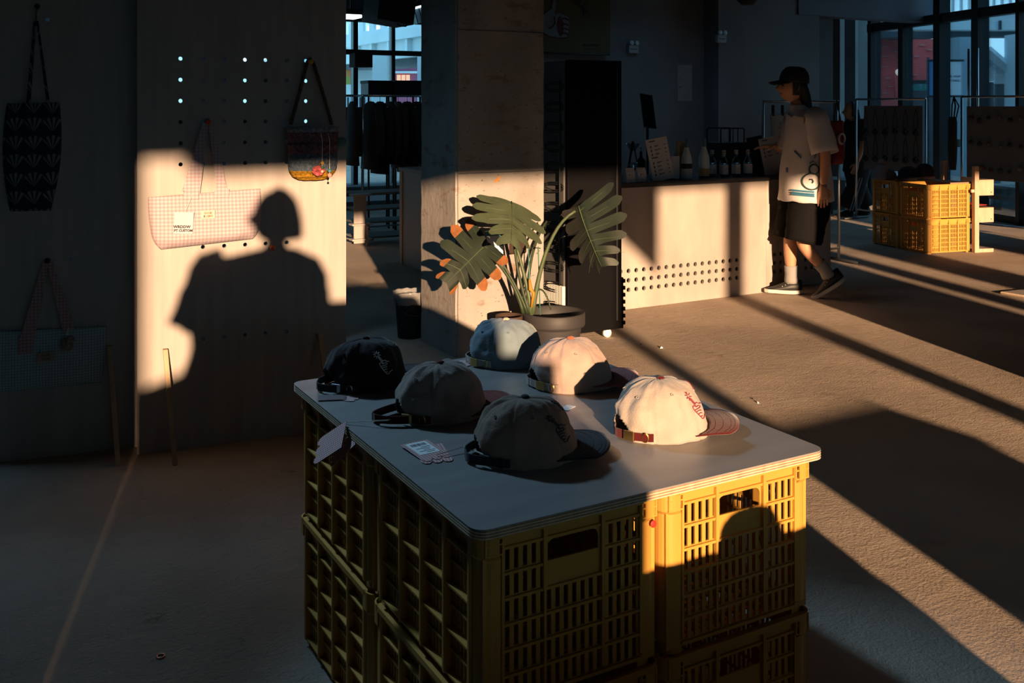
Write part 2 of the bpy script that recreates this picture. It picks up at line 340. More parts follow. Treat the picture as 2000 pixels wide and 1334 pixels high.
# ------------------------------------------------------------------ crates
CW, CL, CH = 0.398, 0.512, 0.326
def crate_meshes():
    out = {}
    # end panel (width CW, in xz), real slots and a hand hole
    zt, pitch, rows = CH-0.033, 0.0455, 6
    holes = []
    hw = CW/2-0.012
    fields = [(-hw+0.040, 5, 0.0182), (-0.0605, 7, 0.0182), (hw-0.040-0.09, 5, 0.0182)]
    for fi, (x0, n, p) in enumerate(fields):
        for r in range(rows):
            if fi == 1 and r < 2: continue
            z1 = zt-r*pitch-0.004; z0 = z1-pitch+0.008
            for k in range(n):
                xa = x0+k*p+0.0045; holes.append(rect(xa, xa+0.0092, z0, z1))
    holes.append(rrect(-0.056, 0.056, zt-0.046, zt-0.006, 0.014, 3)[:10]+[(-0.056, zt-0.044), (0.056, zt-0.044)])
    me = plate('end_panel', rect(-hw, hw, 0.012, CH-0.004), holes, 0.004, M_yel)
    mb = MB()
    for r in range(rows+1):
        z = zt-r*pitch
        if r in (1,): 
            mb.box(-hw+.036, -.062, -.0075, 0, z-.0025, z+.0025); mb.box(.062, hw-.036, -.0075, 0, z-.0025, z+.0025)
        else: mb.box(-hw+.036, hw-.036, -.0075, 0, z-.0025, z+.0025)
    for x in (-hw+.037, -.063, .063, hw-.037): mb.box(x-.0025, x+.0025, -.009, 0, .03, CH-.004)
    for x in (-.063, .063): mb.box(x-.004, x+.004, -.010, 0, zt-.09, CH-.004)
    for sgn in (-1, 1):                                      # little square pockets beside the rim
        for k in range(3): mb.box(sgn*(hw-.002-.017*k)-.0017, sgn*(hw-.002-.017*k)+.0017, -.011, 0, CH-.040, CH-.002)
        for z in (CH-.040, CH-.022, CH-.004): mb.box(min(sgn*hw, sgn*(hw-.037)), max(sgn*hw, sgn*(hw-.037)), -.011, 0, z-.0015, z+.0015)
    bx = mb.mesh('end_rib', M_yel)
    out['end_panel'], out['end_rib'] = me, bx
    # side panel (length CL, in yz): deep grid of ribs with fine slots between
    hl = CL/2-0.012; cols, rws = 4, 3
    cw = (2*hl-.07)/cols; rh = (CH-.056-.02)/rws
    holes = []; mb = MB()
    for c in range(cols):
        for r in range(rws):
            y0 = -hl+.035+c*cw; z0 = .02+r*rh
            for h_ in (0, 1):
                for k in range(6): ya = y0+.010+k*(cw-.016)/6; holes.append(rect(ya, ya+.0075, z0+h_*rh/2+.005, z0+(h_+1)*rh/2-.004))
    me = plate('side_panel', rect(-hl, hl, .012, CH-.004), holes, .003, M_yel, plane='yz')
    for c in range(cols+1):
        y = -hl+.035+c*cw; mb.bbox(-.018, 0, y-.006, y+.006, .016, CH-.012, .003)
    for r in range(rws+1):
        z = .02+r*rh; mb.box(-.015, 0, -hl+.03, hl-.03, z-.002, z+.002)
        if r < rws: mb.box(-.006, 0, -hl+.03, hl-.03, z+rh/2-.002, z+rh/2+.002)
    out['side_panel'], out['side_rib'] = me, mb.mesh('side_rib', M_yel)
    # rounded corner post, rim and floor
    mb = MB(); n = 6; pr = []
    for k in range(n+1): a = PI+PI/2*k/n; pr.append((.028+.028*math.cos(a), .028+.028*math.sin(a)))
    outer = [(0, .040)]+pr+[(.040, 0)]; inner = [(.040, .004)]+[(.028+.024*math.cos(PI*1.5-PI/2*k/n), .028+.024*math.sin(PI*1.5-PI/2*k/n)) for k in range(n+1)]+[(.004, .040)]
    ring = outer+inner
    def sc(z, k): return [(x*1.0+k, y*1.0+k, z) for x, y in ring]
    mb.loft([sc(.0, .012), sc(.02, .012), sc(.026, .006), sc(CH-.05, .006), sc(CH-.042, 0), sc(CH, 0)], smooth=False)
    out['corner_post'] = mb.mesh('corner_post', M_yel)
    mb = MB()
    for (a, b, w0) in ((CW, CL, .0),):
        z0, z1 = CH-.012, CH
        mb.box(-a/2+.03, a/2-.03, -b/2, -b/2+.014, z0, z1); mb.box(-a/2+.03, a/2-.03, b/2-.014, b/2, z0, z1)
        mb.box(-a/2, -a/2+.014, -b/2+.03, b/2-.03, z0, z1); mb.box(a/2-.014, a/2, -b/2+.03, b/2-.03, z0, z1)
        for sx in (-1, 1):
            mb.box(sx*(a/2-.016)-.003, sx*(a/2-.016)+.003, -b/2+.03, b/2-.03, CH-.034, CH)
    out['rim'] = mb.mesh('rim', M_yel)
    hs = [rect(-.17+.034*i+.004, -.17+.034*i+.030, -.22+.04*j+.004, -.22+.04*j+.036) for i in range(10) for j in range(11)]
    out['crate_floor'] = plate('crate_floor', rrect(-CW/2+.015, CW/2-.015, -CL/2+.015, CL/2-.015, .02), hs, .004, M_yel, plane='xy')
    return out
CM = crate_meshes()
def crate(label, loc, rotz=0, group=None):
    t = thing('plastic_crate', label, 'crate', loc, rotz, group)
    for sgn in (1, -1):
        r = 0 if sgn == 1 else PI
        e = link('end_panel', CM['end_panel'], t, (0, -sgn*(CL/2-.012), 0), (0, 0, r)); link('end_rib', CM['end_rib'], e)
        e = link('side_panel', CM['side_panel'], t, (-sgn*(CW/2-.020), 0, 0), (0, 0, r)); link('side_rib', CM['side_rib'], e)
    for i, (x, y) in enumerate(((-CW/2, -CL/2), (CW/2, -CL/2), (CW/2, CL/2), (-CW/2, CL/2))):
        link('corner_post', CM['corner_post'], t, (x, y, 0), (0, 0, PI/2*i))
    link('rim', CM['rim'], t); link('crate_floor', CM['crate_floor'], t, (0, 0, .012))
    return t
XL, XRc, YFt, YBk = 0.995, 1.397, 1.784, 2.300
crate('yellow crate at front left, upper one, carrying the table\'s near corner', (XL, YFt, CH))
crate('yellow crate at front right, upper one, half lit by the sun', (XRc, YFt, CH))
crate('yellow crate at back left, upper one under the black cap', (XL, YBk, CH))
crate('yellow crate at front left, lower one on the floor in shade', (XL, YFt, 0))
crate('yellow crate at front right, lower one below the sunlit crate', (XRc, YFt, 0))
crate('yellow crate at back left, lower one beside the bare floor', (XL, YBk, 0))
G = 'hidden crates at the back right of the cap table'
crate('yellow crate hidden at the back right inside the cap table', (XRc, YBk, 0), 0, G)
crate('yellow crate hidden at the back right inside the cap table', (XRc, YBk, CH), 0, G)
# small red sticker on the upper front left crate
fl = [o for o in C.objects if o.get('label', '').startswith('yellow crate at front left, upper')][0]
MB().lathe([(.007, 0), (.007, .001), (.004, .0016)], 14, Matrix.Translation((.176, -CL/2-.0005, .272)) @ Matrix.Rotation(PI/2, 4, 'X')).build('red_sticker', mat('red_sticker', (.7, .03, .02), .5), fl)['label'] = 'small round red sticker'
# plywood table top: seven plies with rounded corners
TZ = 2*CH
tt = thing('plywood_tabletop', 'pale plywood sheet lying across yellow crates with caps on top', 'tabletop', (0, 0, TZ))
TX0, TX1, TY0, TY1 = 0.781, 1.617, 1.511, 2.571
pl = 0.018/7
for k in range(7):
    ins = (0.0, .0012)[k % 2]
    me = plate('ply', rrect(TX0+ins, TX1-ins, TY0+ins, TY1-ins, .028, 5), [], pl, M_top if k == 6 else (M_plyl if k % 2 == 0 else M_plyd), plane='xy')
    link('ply', me, tt, (0, 0, pl*(k+.5)))
TT = TZ+.018
# tables outside the frame whose shadows fall on the crates and floor
def side_table(lab, u, s, n=2, ang=0):
    c = US(u, s)
    for k in range(n):
        for z in (0, CH):
            MB().bbox(-.165, .165, -.22, .22, .016, .30, .006).build('solid_box', M_plyl, crate('yellow crate under %s, %s %s' % (lab, 'upper' if z else 'lower', ('left one', 'second from left', 'right end one')[k]), (c.x+(k-(n-1)/2)*.402, c.y, z), ang, 'crates of %s' % lab))  # solid boxes added inside to stop sun passing through the slots
    t = thing('plywood_tabletop', 'plywood sheet on crates, %s' % lab, 'tabletop', (c.x, c.y, TZ), ang)
    link('top_sheet', plate('top_sheet', rrect(-n*.201-.02, n*.201+.02, -.29, .29, .02), [], .018, M_top, plane='xy'), t, (0, 0, .009))
side_table('the table right beside the viewer', 1.10, 0.55, 3)
side_table('the table at right behind the viewer', 2.40, -0.55, 2)
# unseen board and block, added near the viewer to shade table and floor
c0, c1 = US(.20, -.62), US(.69, -.62)
dsp = thing('shade_board', 'unseen plywood board added beside the photographer to shade the table', 'board', ((c0.x+c1.x)/2, (c0.y+c1.y)/2, 0), math.atan2(c1.y-c0.y, c1.x-c0.x))
MB().box(-.245, .160, -.012, .012, 0, 1.324).box(.160, .245, -.012, .012, 0, 1.22).build('board', M_ply, dsp)
MB().box(-.2, .2, -.2, .2, 0, .03).build('foot', M_ply, dsp)
c0, c1 = US(-.520, -3.0), US(.27, -3.0)
lsh = thing('shade_block', 'unseen wooden block added behind the photographer to shade floor and pegboard', 'shelf', ((c0.x+c1.x)/2, (c0.y+c1.y)/2, 0), math.atan2(c1.y-c0.y, c1.x-c0.x))
MB().add([(-.395,-.1,0),(.395,-.1,0),(.395,.1,0),(-.395,.1,0),(-.395,-.1,1.37),(.395,-.1,1.64),(.395,.1,1.64),(-.395,.1,1.37)], [(0,3,2,1),(4,5,6,7),(0,1,5,4),(1,2,6,5),(2,3,7,6),(3,0,4,7)]).build('shade_block_body', M_ply, lsh)
# ------------------------------------------------------------------ pegboard panels at the left
def panel(name_label, a, b, h, holes_wz, th=.018):
    a, b = Vector(a), Vector(b); L = (b-a).length
    t = thing('pegboard', name_label, 'pegboard', (a.x, a.y, 0), math.atan2(b.y-a.y, b.x-a.x))
    me = plate('board', rect(0, L, .0, h), [circ(w, z, .0085, 12) for w, z in holes_wz], th, M_ply)
    link('board', me, t, (0, th/2, 0)); return t, L
RPa, RPb = Vector(W(268, 205, 3.985)), Vector(W(676, 205, 4.325))
def on_line(px, a, b):      # distance along a->b where the sight line of column px crosses it
    k = (px-1000)/1944; dx, dy = CY*k+SY, -SY*k+CY
    e = (b-a).normalized(); det = dx*(-e.y)+e.x*dy
    t = (a.x*(-e.y)+e.x*a.y)/det
    q = Vector((dx*t, dy*t, 0)); return (q-Vector((a.x, a.y, 0))).dot(Vector((e.x, e.y, 0))), t
cols = [on_line(px, RPa, RPb)[0] for px in (353, 396.5, 438, 479, 519, 560, 598)]
zr = [1.589-.0862*k for k in range(6)]
holes = [(c, z) for i, c in enumerate(cols) for j, z in enumerate(zr)]
holes += [(c, .817) for c in cols[1:6]]+[(c, .44) for c in cols[1:6]]
rp, RL = panel('plywood pegboard panel hung with the pink gingham tote, sunlit', RPa, RPb, 2.25, holes)
LPa, LPb = Vector(W(-60, 205, 3.86)), Vector(W(285, 205, 4.09))
lcols = [on_line(px, LPa, LPb)[0] for px in (44, 92, 138)]
lp, LL = panel('plywood pegboard panel at far left in shade, hung with blue tote', LPa, LPb, 2.25, [(c, .78) for c in lcols]+[(lcols[0]+.09, 1.74)])
def PP(t, w, z, off=0.0): return t.matrix_basis @ Vector((w, -off, z))
def strut(root, top, foot, w=.018):
    inv = root.matrix_basis.inverted(); p, q = inv @ Vector(top), inv @ Vector(foot)
    e = MB(); d = Vector((w, 0, 0)); f = Vector((0, w*.6, 0)); k = Vector((0, w*.1, 0))
    e.add([q-d*.5-f, q+d*.5-f, q+d*.5+f, q-d*.5+f, p-d*.5-f, p+d*.5-f, p+d*.5+f, p-d*.5+f], [(0,3,2,1),(4,5,6,7),(0,1,5,4),(1,2,6,5),(2,3,7,6),(3,0,4,7)])
    e.build('strut', M_stick, root)
def strut_px(root, a, b, ptop, pfoot):
    w, d = on_line(ptop[0], a, b); tp = W(ptop[0], ptop[1], d-.02); ft = Fl(*pfoot); ft.z = 0.002
    strut(root, tp, ft)
strut_px(rp, RPa, RPb, (323, 682), (342, 908))
strut_px(rp, RPa, RPb, (625, 652), (652, 872))
strut_px(lp, LPa, LPb, (214, 676), (231, 909))
def peg(root, w, z, m, r=.011, ln=.035):
    MB().lathe([(.006, 0), (.006, ln-.008), (r, ln-.006), (r, ln), (r*.7, ln+.004)], 14, Matrix.Translation((w, 0, z)) @ Matrix.Rotation(PI/2, 4, 'X')).build('peg', m, root)
M_pegred = mat('red_peg', (.5, .05, .03), .5); M_pegor = mat('orange_peg', (.8, .13, .03), .5); M_pegye = mat('mustard_peg', (.5, .33, .03), .5)

# added dark panels behind the pegboards, darkening most of the holes
for k, (pa_, pb_, h) in enumerate(((-40, 345, 2.3), (361, 470, 2.3), (489, 512, 2.3), (506, 532, 1.60), (527, 590, 2.3), (606, 640, 2.0), (340, 366, 1.37), (464, 494, 1.37))):
    a_, b_ = Py(pa_, 300, 5.6), Py(pb_, 300, 5.6)
    t = thing('hole_blocker', ('added dark panel dimming the pegboard holes, %s of the tall ones from left' % ORD[k] if k < 6 else 'short added dark panel dimming the sunlit pegboard holes, %s one' % ('left', 'right')[k-6]), 'board', (a_.x, 5.6+.03*(k % 2)+.06*(k > 5), 0), 0, 'added dark panels dimming the pegboard holes')
    MB().bbox(0, b_.x-a_.x, 0, .02, 0, h, .003).build('board', M_dark, t); MB().box(.0, b_.x-a_.x, .02, .2, 0, .02).build('foot', M_dark, t)
# ------------------------------------------------------------------ serving counter and black cabinet
YC = 5.555
CT = .862
cx0, cx1 = 3.62, Py(1500, 300, YC).x
hx = [Py(1227.6+(1439-1227.6)*k/15.0, 300, YC).x for k in range(16)]
hx = [hx[0]+(hx[-1]-hx[0])*k/15 for k in range(16)]
hx = [hx[0]-(hx[1]-hx[0])*(3-k) for k in range(3)]+hx
hz = [.262, .197, .132]
M_ctop = mat('dark_counter_top', (.03, .032, .035), .35)
M_cply = mat('counter_birch_ply', (.36, .315, .285), .5, var=.2, vscale=3, stretch=(1.5, 1, .6), spec=.4, detail=8, bump=.02, bscale=60)
ctr = thing('serving_counter', 'birch plywood serving counter with three rows of round holes', 'counter', (0, 0, 0))
link('front_board', plate('front_board', rect(cx0, cx1, .0, CT-.03), [circ(x, z, .0160, 14) for x in hx for z in hz], .018, M_cply), ctr, (0, YC+.009, 0))
MB().box(cx1-.02, cx1+.012, YC-.002, YC+.03, 0, CT-.03).build('corner_strip', M_cply, ctr)
MB().box(cx0, cx1, YC+.12, YC+.14, .05, CT-.03).build('back_board', M_black, ctr)
MB().box(cx0, cx1, YC+.02, YC+.62, CT-.05, CT-.03).box(cx1-.02, cx1, YC+.02, YC+.62, 0, CT-.03).box(cx0, cx0+.02, YC+.02, YC+.62, 0, CT-.03).build('carcass', M_cply, ctr)
MB().box(cx0, cx1+.02, YC-.006, YC+.66, CT-.03, CT).build('worktop', M_ctop, ctr)
# second, set back unit beside it
YC2 = 5.62; ax, bx = cx1+.03, Py(1622, 300, YC2).x
ctr2 = thing('counter_end_unit', 'shaded plywood counter unit behind the walking person', 'counter', (0, 0, 0))
h2 = [(ax+.10+.065*k, .262-.065*j) for k in (0, 1, 5, 6) for j in range(3)]
link('front_board', plate('front_board', rect(ax, bx, 0, CT-.03), [circ(x, z, .0160, 14) for x, z in h2], .018, M_cply), ctr2, (0, YC2+.009, 0))
MB().box(ax, bx, YC2+.1, YC2+.12, .02, CT-.03).build('back_board', M_black, ctr2)
MB().box(ax, bx+.01, YC2-.01, YC2+.6, CT-.03, CT).build('worktop', M_ctop, ctr2)
# black cabinet beside the pillar
kx0, kx1, ky0 = 3.115, 3.535, 4.90
kz0, kz1 = .055, 1.665
M_kdark = mat('black_cabinet_paint', (.004, .004, .005), .6, spec=.08); M_kside = mat('grey_cabinet_side', (.09, .088, .086), .7)
kb = thing('black_cabinet', 'tall black metal cabinet on castors between pillar and counter', 'cabinet', (0, 0, 0))
MB().bbox(kx0+.02, kx1-.015, ky0, ky0+.03, kz0, kz1, .004).build('door', M_kdark, kb)
MB().box(kx0+.01, kx1-.02, ky0+.032, ky0+.58, kz0+.01, kz1-.005).build('body', M_kside, kb)
MB().bbox(kx1-.055, kx1-.045, ky0-.004, ky0, kz0+.05, kz1-.02, .0015).build('door_seam', M_frame, kb)
cmb = MB()
for k in range(7): cmb.box(kx1-.015, kx1+.012, ky0, ky0+.03, .075+.042*k, .075+.042*k+.022)
cmb.box(kx1-.017, kx1-.003, ky0, ky0+.03, kz0, .36)
cmb.build('edge_comb', M_kdark, kb)
MB().bbox(kx0+.17, kx0+.2, ky0-.012, ky0, .50, .506, .001).build('label_plate', M_frame, kb)
for x in (kx0+.06, kx1-.09):
    for y in (ky0+.05, ky0+.5):
        MB().lathe([(.012, -.016), (.026, -.014), (.026, .014), (.012, .016)], 14, Matrix.Translation((x, y, .0265)) @ Matrix.Rotation(PI/2, 4, 'X')).build('castor', M_white, kb)
        MB().box(x-.012, x+.012, y-.02, y+.02, .05, kz0+.012).build('castor_fork', M_steel, kb)
# coil loops along its left side
for k in range(12):
    z = 1.50-.118*k
    for dz in (0, .012):
        lp_ = [(kx0+.008-.028*math.sin(a), ky0+.10+.055*math.cos(a)*1.0, z+dz+.026*math.sin(a*1)*0-.0+.022*math.cos(a)) for a in [PI*2*j/16 for j in range(17)]]
        lp_ = [(kx0-.012-.020*math.cos(a)*.9, ky0+.10+.075*math.cos(a), z+dz+.024*math.sin(a)) for a in [PI*2*j/16 for j in range(17)]]
        MB().tube(lp_, .0035, 6).build('coil_loop', M_black, kb)
MB().tube([(kx0-.004, ky0+.05, .1), (kx0-.006, ky0+.048, 1.0), (kx0-.004, ky0+.05, 1.55)], .006, 6).build('cable', M_black, kb)
gr = MB()
for k in range(16): gr.box(kx0-.012, kx0+.01, ky0+.012+.014*k, ky0+.018+.014*k, .21, .34)
gr.box(kx0-.008, kx0+.01, ky0+.01, ky0+.24, .20, .212)
gr.build('grille', mat('pale_grille', (.6, .57, .53), .5), kb)
# ------------------------------------------------------------------ baseball caps and their price tags
def cloth(name, col, var=.12, sheen=.2): return mat(name, col, .92, var=var, vscale=22, bump=.18, bscale=260, spec=.12, sheen=sheen)
M_brass = mat('old_brass', (.55, .38, .14), .35, metal=1.0)
M_string = mat('white_string', (.7, .68, .62), .9)
M_paper = mat('white_paper', (.78, .79, .80), .7)
M_gtag = gingham('red_gingham_card', (.62, .56, .55), (.42, .10, .10), .0068, axes=(0, 1))
def cap_fn(seed, rx=.099, ry=.083, h=.120, tilt=-.010, slump=1.0):
    rnd = random.Random(seed); off = Vector((rnd.uniform(0, 50), rnd.uniform(0, 50), 0))
    def f(a, t, out=0.0):
        ph = t*PI/2; fr = max(0, math.cos(a)); bk = max(0, -math.cos(a))
        rho = math.cos(ph)**(.66-.10*fr+.04*bk) if t < 1 else 0.0
        zz = math.sin(ph)**(1.02+.10*bk)
        seam = 0
        for k in range(6):
            dd = math.atan2(math.sin(a-PI/6-k*PI/3-PI/6), math.cos(a-PI/6-k*PI/3-PI/6)); seam += math.exp(-(dd/.035)**2)
        p = Vector((rx*rho*math.cos(a), ry*rho*math.sin(a), 0))
        q = Vector((math.cos(a)*1.2, math.sin(a)*1.2, t*1.6))
        w = noise.noise(q*1.4+off)*.006+noise.noise(q*3.1+off)*.0035
        fold = noise.noise(Vector((a*2.2, t*9, 3))+off)*.007*(bk**1.0)*(1-t)*slump
        radial = noise.noise(Vector((a*4, t*.7, 9))+off)*.0025*t*(1-t)*4
        k = (w*slump+fold+radial-.0022*seam*(1-.4*t))*min(1, (1-t)*5)+out
        d = Vector((math.cos(a)*max(.02, 1-t), math.sin(a)*max(.02, 1-t), t*.9)).normalized()
        p += d*k
        p.z += h*zz*(1-.035*bk*(1-t)*0)+w*.3*t
        p.x += tilt*zz-.012*bk*zz*(1-zz)*2
        p.z = max(p.z, .0005)
        return p
    return f
SPARK = [[(-.010*math.cos(a)*.35-.012, .030+.010*math.sin(a)*.35), (-.010*math.cos(a)-.012, .030+.010*math.sin(a))] for a in [PI*2*k/8+.3 for k in range(8)]]
HAND = SPARK+[[(-.011, .024), (-.004, .008), (-.002, .004)], [(-.008, .025), (-.001, .010)],
  [(.016, .008), (.010, .008), (.004, .012), (-.003, .012)], [(-.008, .009), (-.012, .007), (-.011, .001), (-.006, -.010), (.001, -.019), (.005, -.019), (.010, -.015), (.017, -.013)],
  [(-.008, .009), (-.004, .005), (.004, .006), (.007, .003), (.003, .001), (-.009, .000)], [(-.008, -.004), (-.001, -.003), (.004, -.004)], [(-.006, -.009), (.000, -.008), (.003, -.009)], [(-.002, -.014), (.003, -.014)]]
def make_cap(label, x, y, ang, mc, mv, mst, mbtn, memb, seed, emb_a=-1.15, loop=0.0, emb=True, h=.120, scale=1.0, strapm=None, buckle=M_brass, slump=1.0, z=None):
    t = thing('baseball_cap', label, 'cap', (x, y, TT if z is None else z), ang, 'baseball caps')
    t.scale = (scale*1.09, scale*1.09, scale*1.0)
    f = cap_fn(seed, h=h, slump=slump)
    NA, NT = 120, 34; mb = MB(); vs = []; fs = []
    for j in range(NT+1):
        for i in range(NA): vs.append(f(2*PI*i/NA, j/NT*.995))
    for j in range(NT):
        for i in range(NA):
            a = 2*PI*(i+.5)/NA; tt_ = (j+.5)/NT; d = (a-PI)/.50; zz = tt_/.30
            if d*d+zz*zz < 1: continue
            k = (i+1) % NA; fs.append((j*NA+i, j*NA+k, (j+1)*NA+k, (j+1)*NA+i))
    mb.add(vs, fs, True); o = mb.build('crown', mc, t)
    sm = o.modifiers.new('cloth', 'SOLIDIFY'); sm.thickness = .0022; sm.offset = -1
    # visor: curved bill growing out of the front edge
    n, m = 25, 9; vs = []; fs = []
    for i in range(n):
        a = -1.22+2.44*i/(n-1); p0 = f(a, .085); q = Vector((p0.x, p0.y, 0))
        s = math.sin(a)
        tipx = .085+.078*math.sqrt(max(0, 1-(s/.965)**2))**.8; tip = Vector((max(tipx, q.x+.001), .087*s*1.0, 0))
        for j in range(m):
            w = j/(m-1); p = q.lerp(tip, w); p.z = max(.0025, .021-(p.y/.085)**2*.013+.004*w-.004*w*w)
            vs.append(p)
    for i in range(n-1):
        for j in range(m-1): fs.append((i*m+j, i*m+j+1, (i+1)*m+j+1, (i+1)*m+j))
    o = MB().add(vs, fs, True).build('visor', mv, t); sm = o.modifiers.new('stiff', 'SOLIDIFY'); sm.thickness = .003; sm.offset = 1
    st = MB()
    for w in (.35, .55, .75, .93):                                   # stitched rows on the bill
        st.tube([vs[i*m+0].lerp(vs[i*m+m-1], w)+Vector((0, 0, .0012)) if False else (vs[i*m+int(w*(m-1))]+Vector((0, 0, .0032))) for i in range(1, n-1)], .0005, 4)
    st.build('visor_stitching', mv, t)
    top = f(0, .995); MB().lathe([(.0, .0065), (.005, .006), (.0085, .003), (.009, 0), (.008, -.002)][::-1], 16, Matrix.Translation((top.x, top.y, top.z-.0005))).build('button', mbtn, t)
    for k in range(6):                                               # stitched eyelets
        a = PI/6+k*PI/3+PI/6-PI/6; 
        if abs(math.atan2(math.sin(a), math.cos(a))) > 2.9: continue
        p = f(a, .60, .0008); p2 = f(a, .60, .01); nrm = (p2-p).normalized()
        M_ = Matrix.Translation(p) @ nrm.to_track_quat('Z', 'Y').to_matrix().to_4x4()
        MB().lathe([(.0022, 0), (.0022, .0012), (.0036, .0012), (.0036, 0)], 12, M_).build('eyelet', mc, t)
    # strap across the back opening
    sp_ = []; R = .098
    for k in range(17):
        a = PI-.62+1.24*k/16; p = f(a, .09, .0022)
        b = 1-((k-8)/8)**2
        p.z = .014; p.x -= loop*b; p.y -= 0
        sp_.append(p)
    MB().ribbon(sp_, (0, 0, 1), .018, .002).build('strap', mst, t)
    tail = [f(PI+.55+.06*k, .10, .0042) for k in range(9)]
    for p in tail: p.z = .015
    MB().ribbon(tail, (0, 0, 1), .017, .0018).build('strap_tail', mst, t)
    kb = f(PI+.50, .10, .0046); kb.z = .015; tg = (f(PI+.60, .10)-f(PI+.40, .10)); an = math.atan2(tg.y, tg.x)
    MB().bbox(-.012, .012, -.002, .002, -.0105, .0105, .0015, Matrix.Translation(kb) @ Matrix.Rotation(an, 4, 'Z')).build('buckle', buckle, t)
    kb = f(PI+.86, .10, .0056); kb.z = .015; an2 = math.atan2((f(PI+.9, .1)-f(PI+.8, .1)).y, (f(PI+.9, .1)-f(PI+.8, .1)).x)
    MB().loft([[(.0075*math.cos(b)*1, 0, .011*math.sin(b)) for b in [2*PI*i/16 for i in range(16)]], [(.0055*math.cos(b), -.0015, .0085*math.sin(b)) for b in [2*PI*i/16 for i in range(16)]]], True, False, True, Matrix.Translation(kb) @ Matrix.Rotation(an2, 4, 'Z')).build('grommet', buckle, t)
    if emb:
        eb = MB()
        for pl_ in HAND:
            pts = []
            for u, v in pl_:
                t0 = .36+v/.155; pts.append(f(emb_a+u/.088, t0, .0012))
            eb.tube(pts, .0011, 5)
        eb.build('embroidery', memb, t)
        eb = MB()
        for pl_ in HAND:                                             # same motif, small, at the front
            eb.tube([f(-.25+u*.6/.09, .62+v*.6/.16, .0012) for u, v in pl_], .0007, 4)
        eb.build('embroidery', memb, t)
    return t, f
def tag_card(t, name, loc, rot, w=.052, h=.085, m=None, string=None, code=False, sm=.0):
    """scallop-ended gingham card, a part of its cap, with a printed sticker"""
    out = [(-w/2, h*.55), (-w/2, -h*.2)]
    for k in range(3):
        cx = -w/2+w/6+k*w/3
        out += [(cx-w/6*math.cos(a)*1.02, -h*.30-w/6*1.5*math.sin(a)) for a in [PI*j/8 for j in range(9)]]
    out += [(w/2, -h*.2), (w/2, h*.55)]
    inv = t.matrix_basis.inverted()
    M4 = inv @ (Matrix.Translation(loc) @ rot)
    me = plate(name, out[::1], [], .0008, m or M_gtag, plane='xy')
    o = link(name, me, t); o.matrix_local = M4
    if code:
        MB().box(-w*.36, w*.36, -h*.12, h*.5, .0004, .0009).build('price_sticker', M_paper, o)
        cb = MB(); rnd = random.Random(5); x = -w*.28
        while x < w*.26:
            b = rnd.choice((.0006, .0010, .0016)); cb.box(x, x+b, h*.30, h*.42, .0009, .0011); x += b+rnd.choice((.0006, .0010))
        for r in range(5): cb.box(-w*.05-w*.2*(r % 2), w*.3-w*.06*(r % 3), h*.22-r*.0075, h*.22-r*.0075+.0022, .0009, .0011)
        cb.build('barcode_print', M_print, o)
    if string:
        for sgn in (0, 1):
            pts = [inv @ Vector(p) for p in string]; MB().tube([p+Vector((0, .004*sgn*math.sin(i), .0006*sgn)) for i, p in enumerate(pts)], .0006, 5).build('tag_string', M_string, t)
    return o
m_cream = cloth('cream_twill', (.36, .31, .27)); m_tan = cloth('brown_tan_twill', (.24, .16, .12)); m_taupe = cloth('taupe_twill', (.24, .18, .155))
m_pink = cloth('pale_peach_twill', (.36, .27, .235)); m_blue = cloth('washed_light_blue_twill', (.15, .20, .235)); m_blk = cloth('black_wine_corduroy', (.030, .015, .018))
m_red = cloth('dark_red_twill', (.065, .006, .006)); m_rust = cloth('rust_red_twill', (.15, .022, .016)); m_navy = cloth('black_navy_twill', (.018, .022, .028))
m_coral = cloth('coral_twill', (.30, .085, .075)); m_sage = cloth('grey_blue_twill', (.15, .19, .21)); m_orange = cloth('orange_red_button', (.55, .10, .04)); m_peach = cloth('peach_button', (.75, .45, .28))
e_w = mat('white_thread', (.7, .7, .7), .7); e_k = mat('black_thread', (.03, .03, .04), .7); e_r = mat('wine_thread', (.20, .03, .05), .7)
capA, fA = make_cap('cream cap with dark red visor, front right, lit by the sun', 1.385, 1.775, -.20, m_cream, m_red, m_red, m_red, e_r, 11, emb_a=-.93)
capB, fB = make_cap('brown cap with black visor and black hand embroidery, at table front', 1.047, 1.795, -.22, m_tan, m_navy, m_navy, m_navy, e_k, 23, emb_a=-.93, loop=.02, buckle=M_black)
capC, fC = make_cap('taupe cap with rust red visor and red looped strap', 1.012, 2.135, -.05, m_taupe, m_rust, m_red, m_rust, e_r, 37, emb=False, loop=.045)
capD, fD = make_cap('pale peach cap with coral visor tip in the middle of the right row', 1.413, 2.19, -.27, m_pink, m_coral, m_pink, m_orange, e_r, 41, emb=False)
capE, fE = make_cap('light blue cap with peach button at the back right', 1.378, 2.472, -.34, m_blue, m_sage, m_cream, m_peach, e_w, 53, emb=False)
capF, fF = make_cap('black wine-dark cap with white hand embroidery at back left corner', .948, 2.455, .02, m_blk, m_navy, m_navy, m_blk, e_w, 67, emb_a=-1.35, loop=.02, buckle=M_steel)
RZ = lambda a: Matrix.Rotation(a, 4, 'Z')
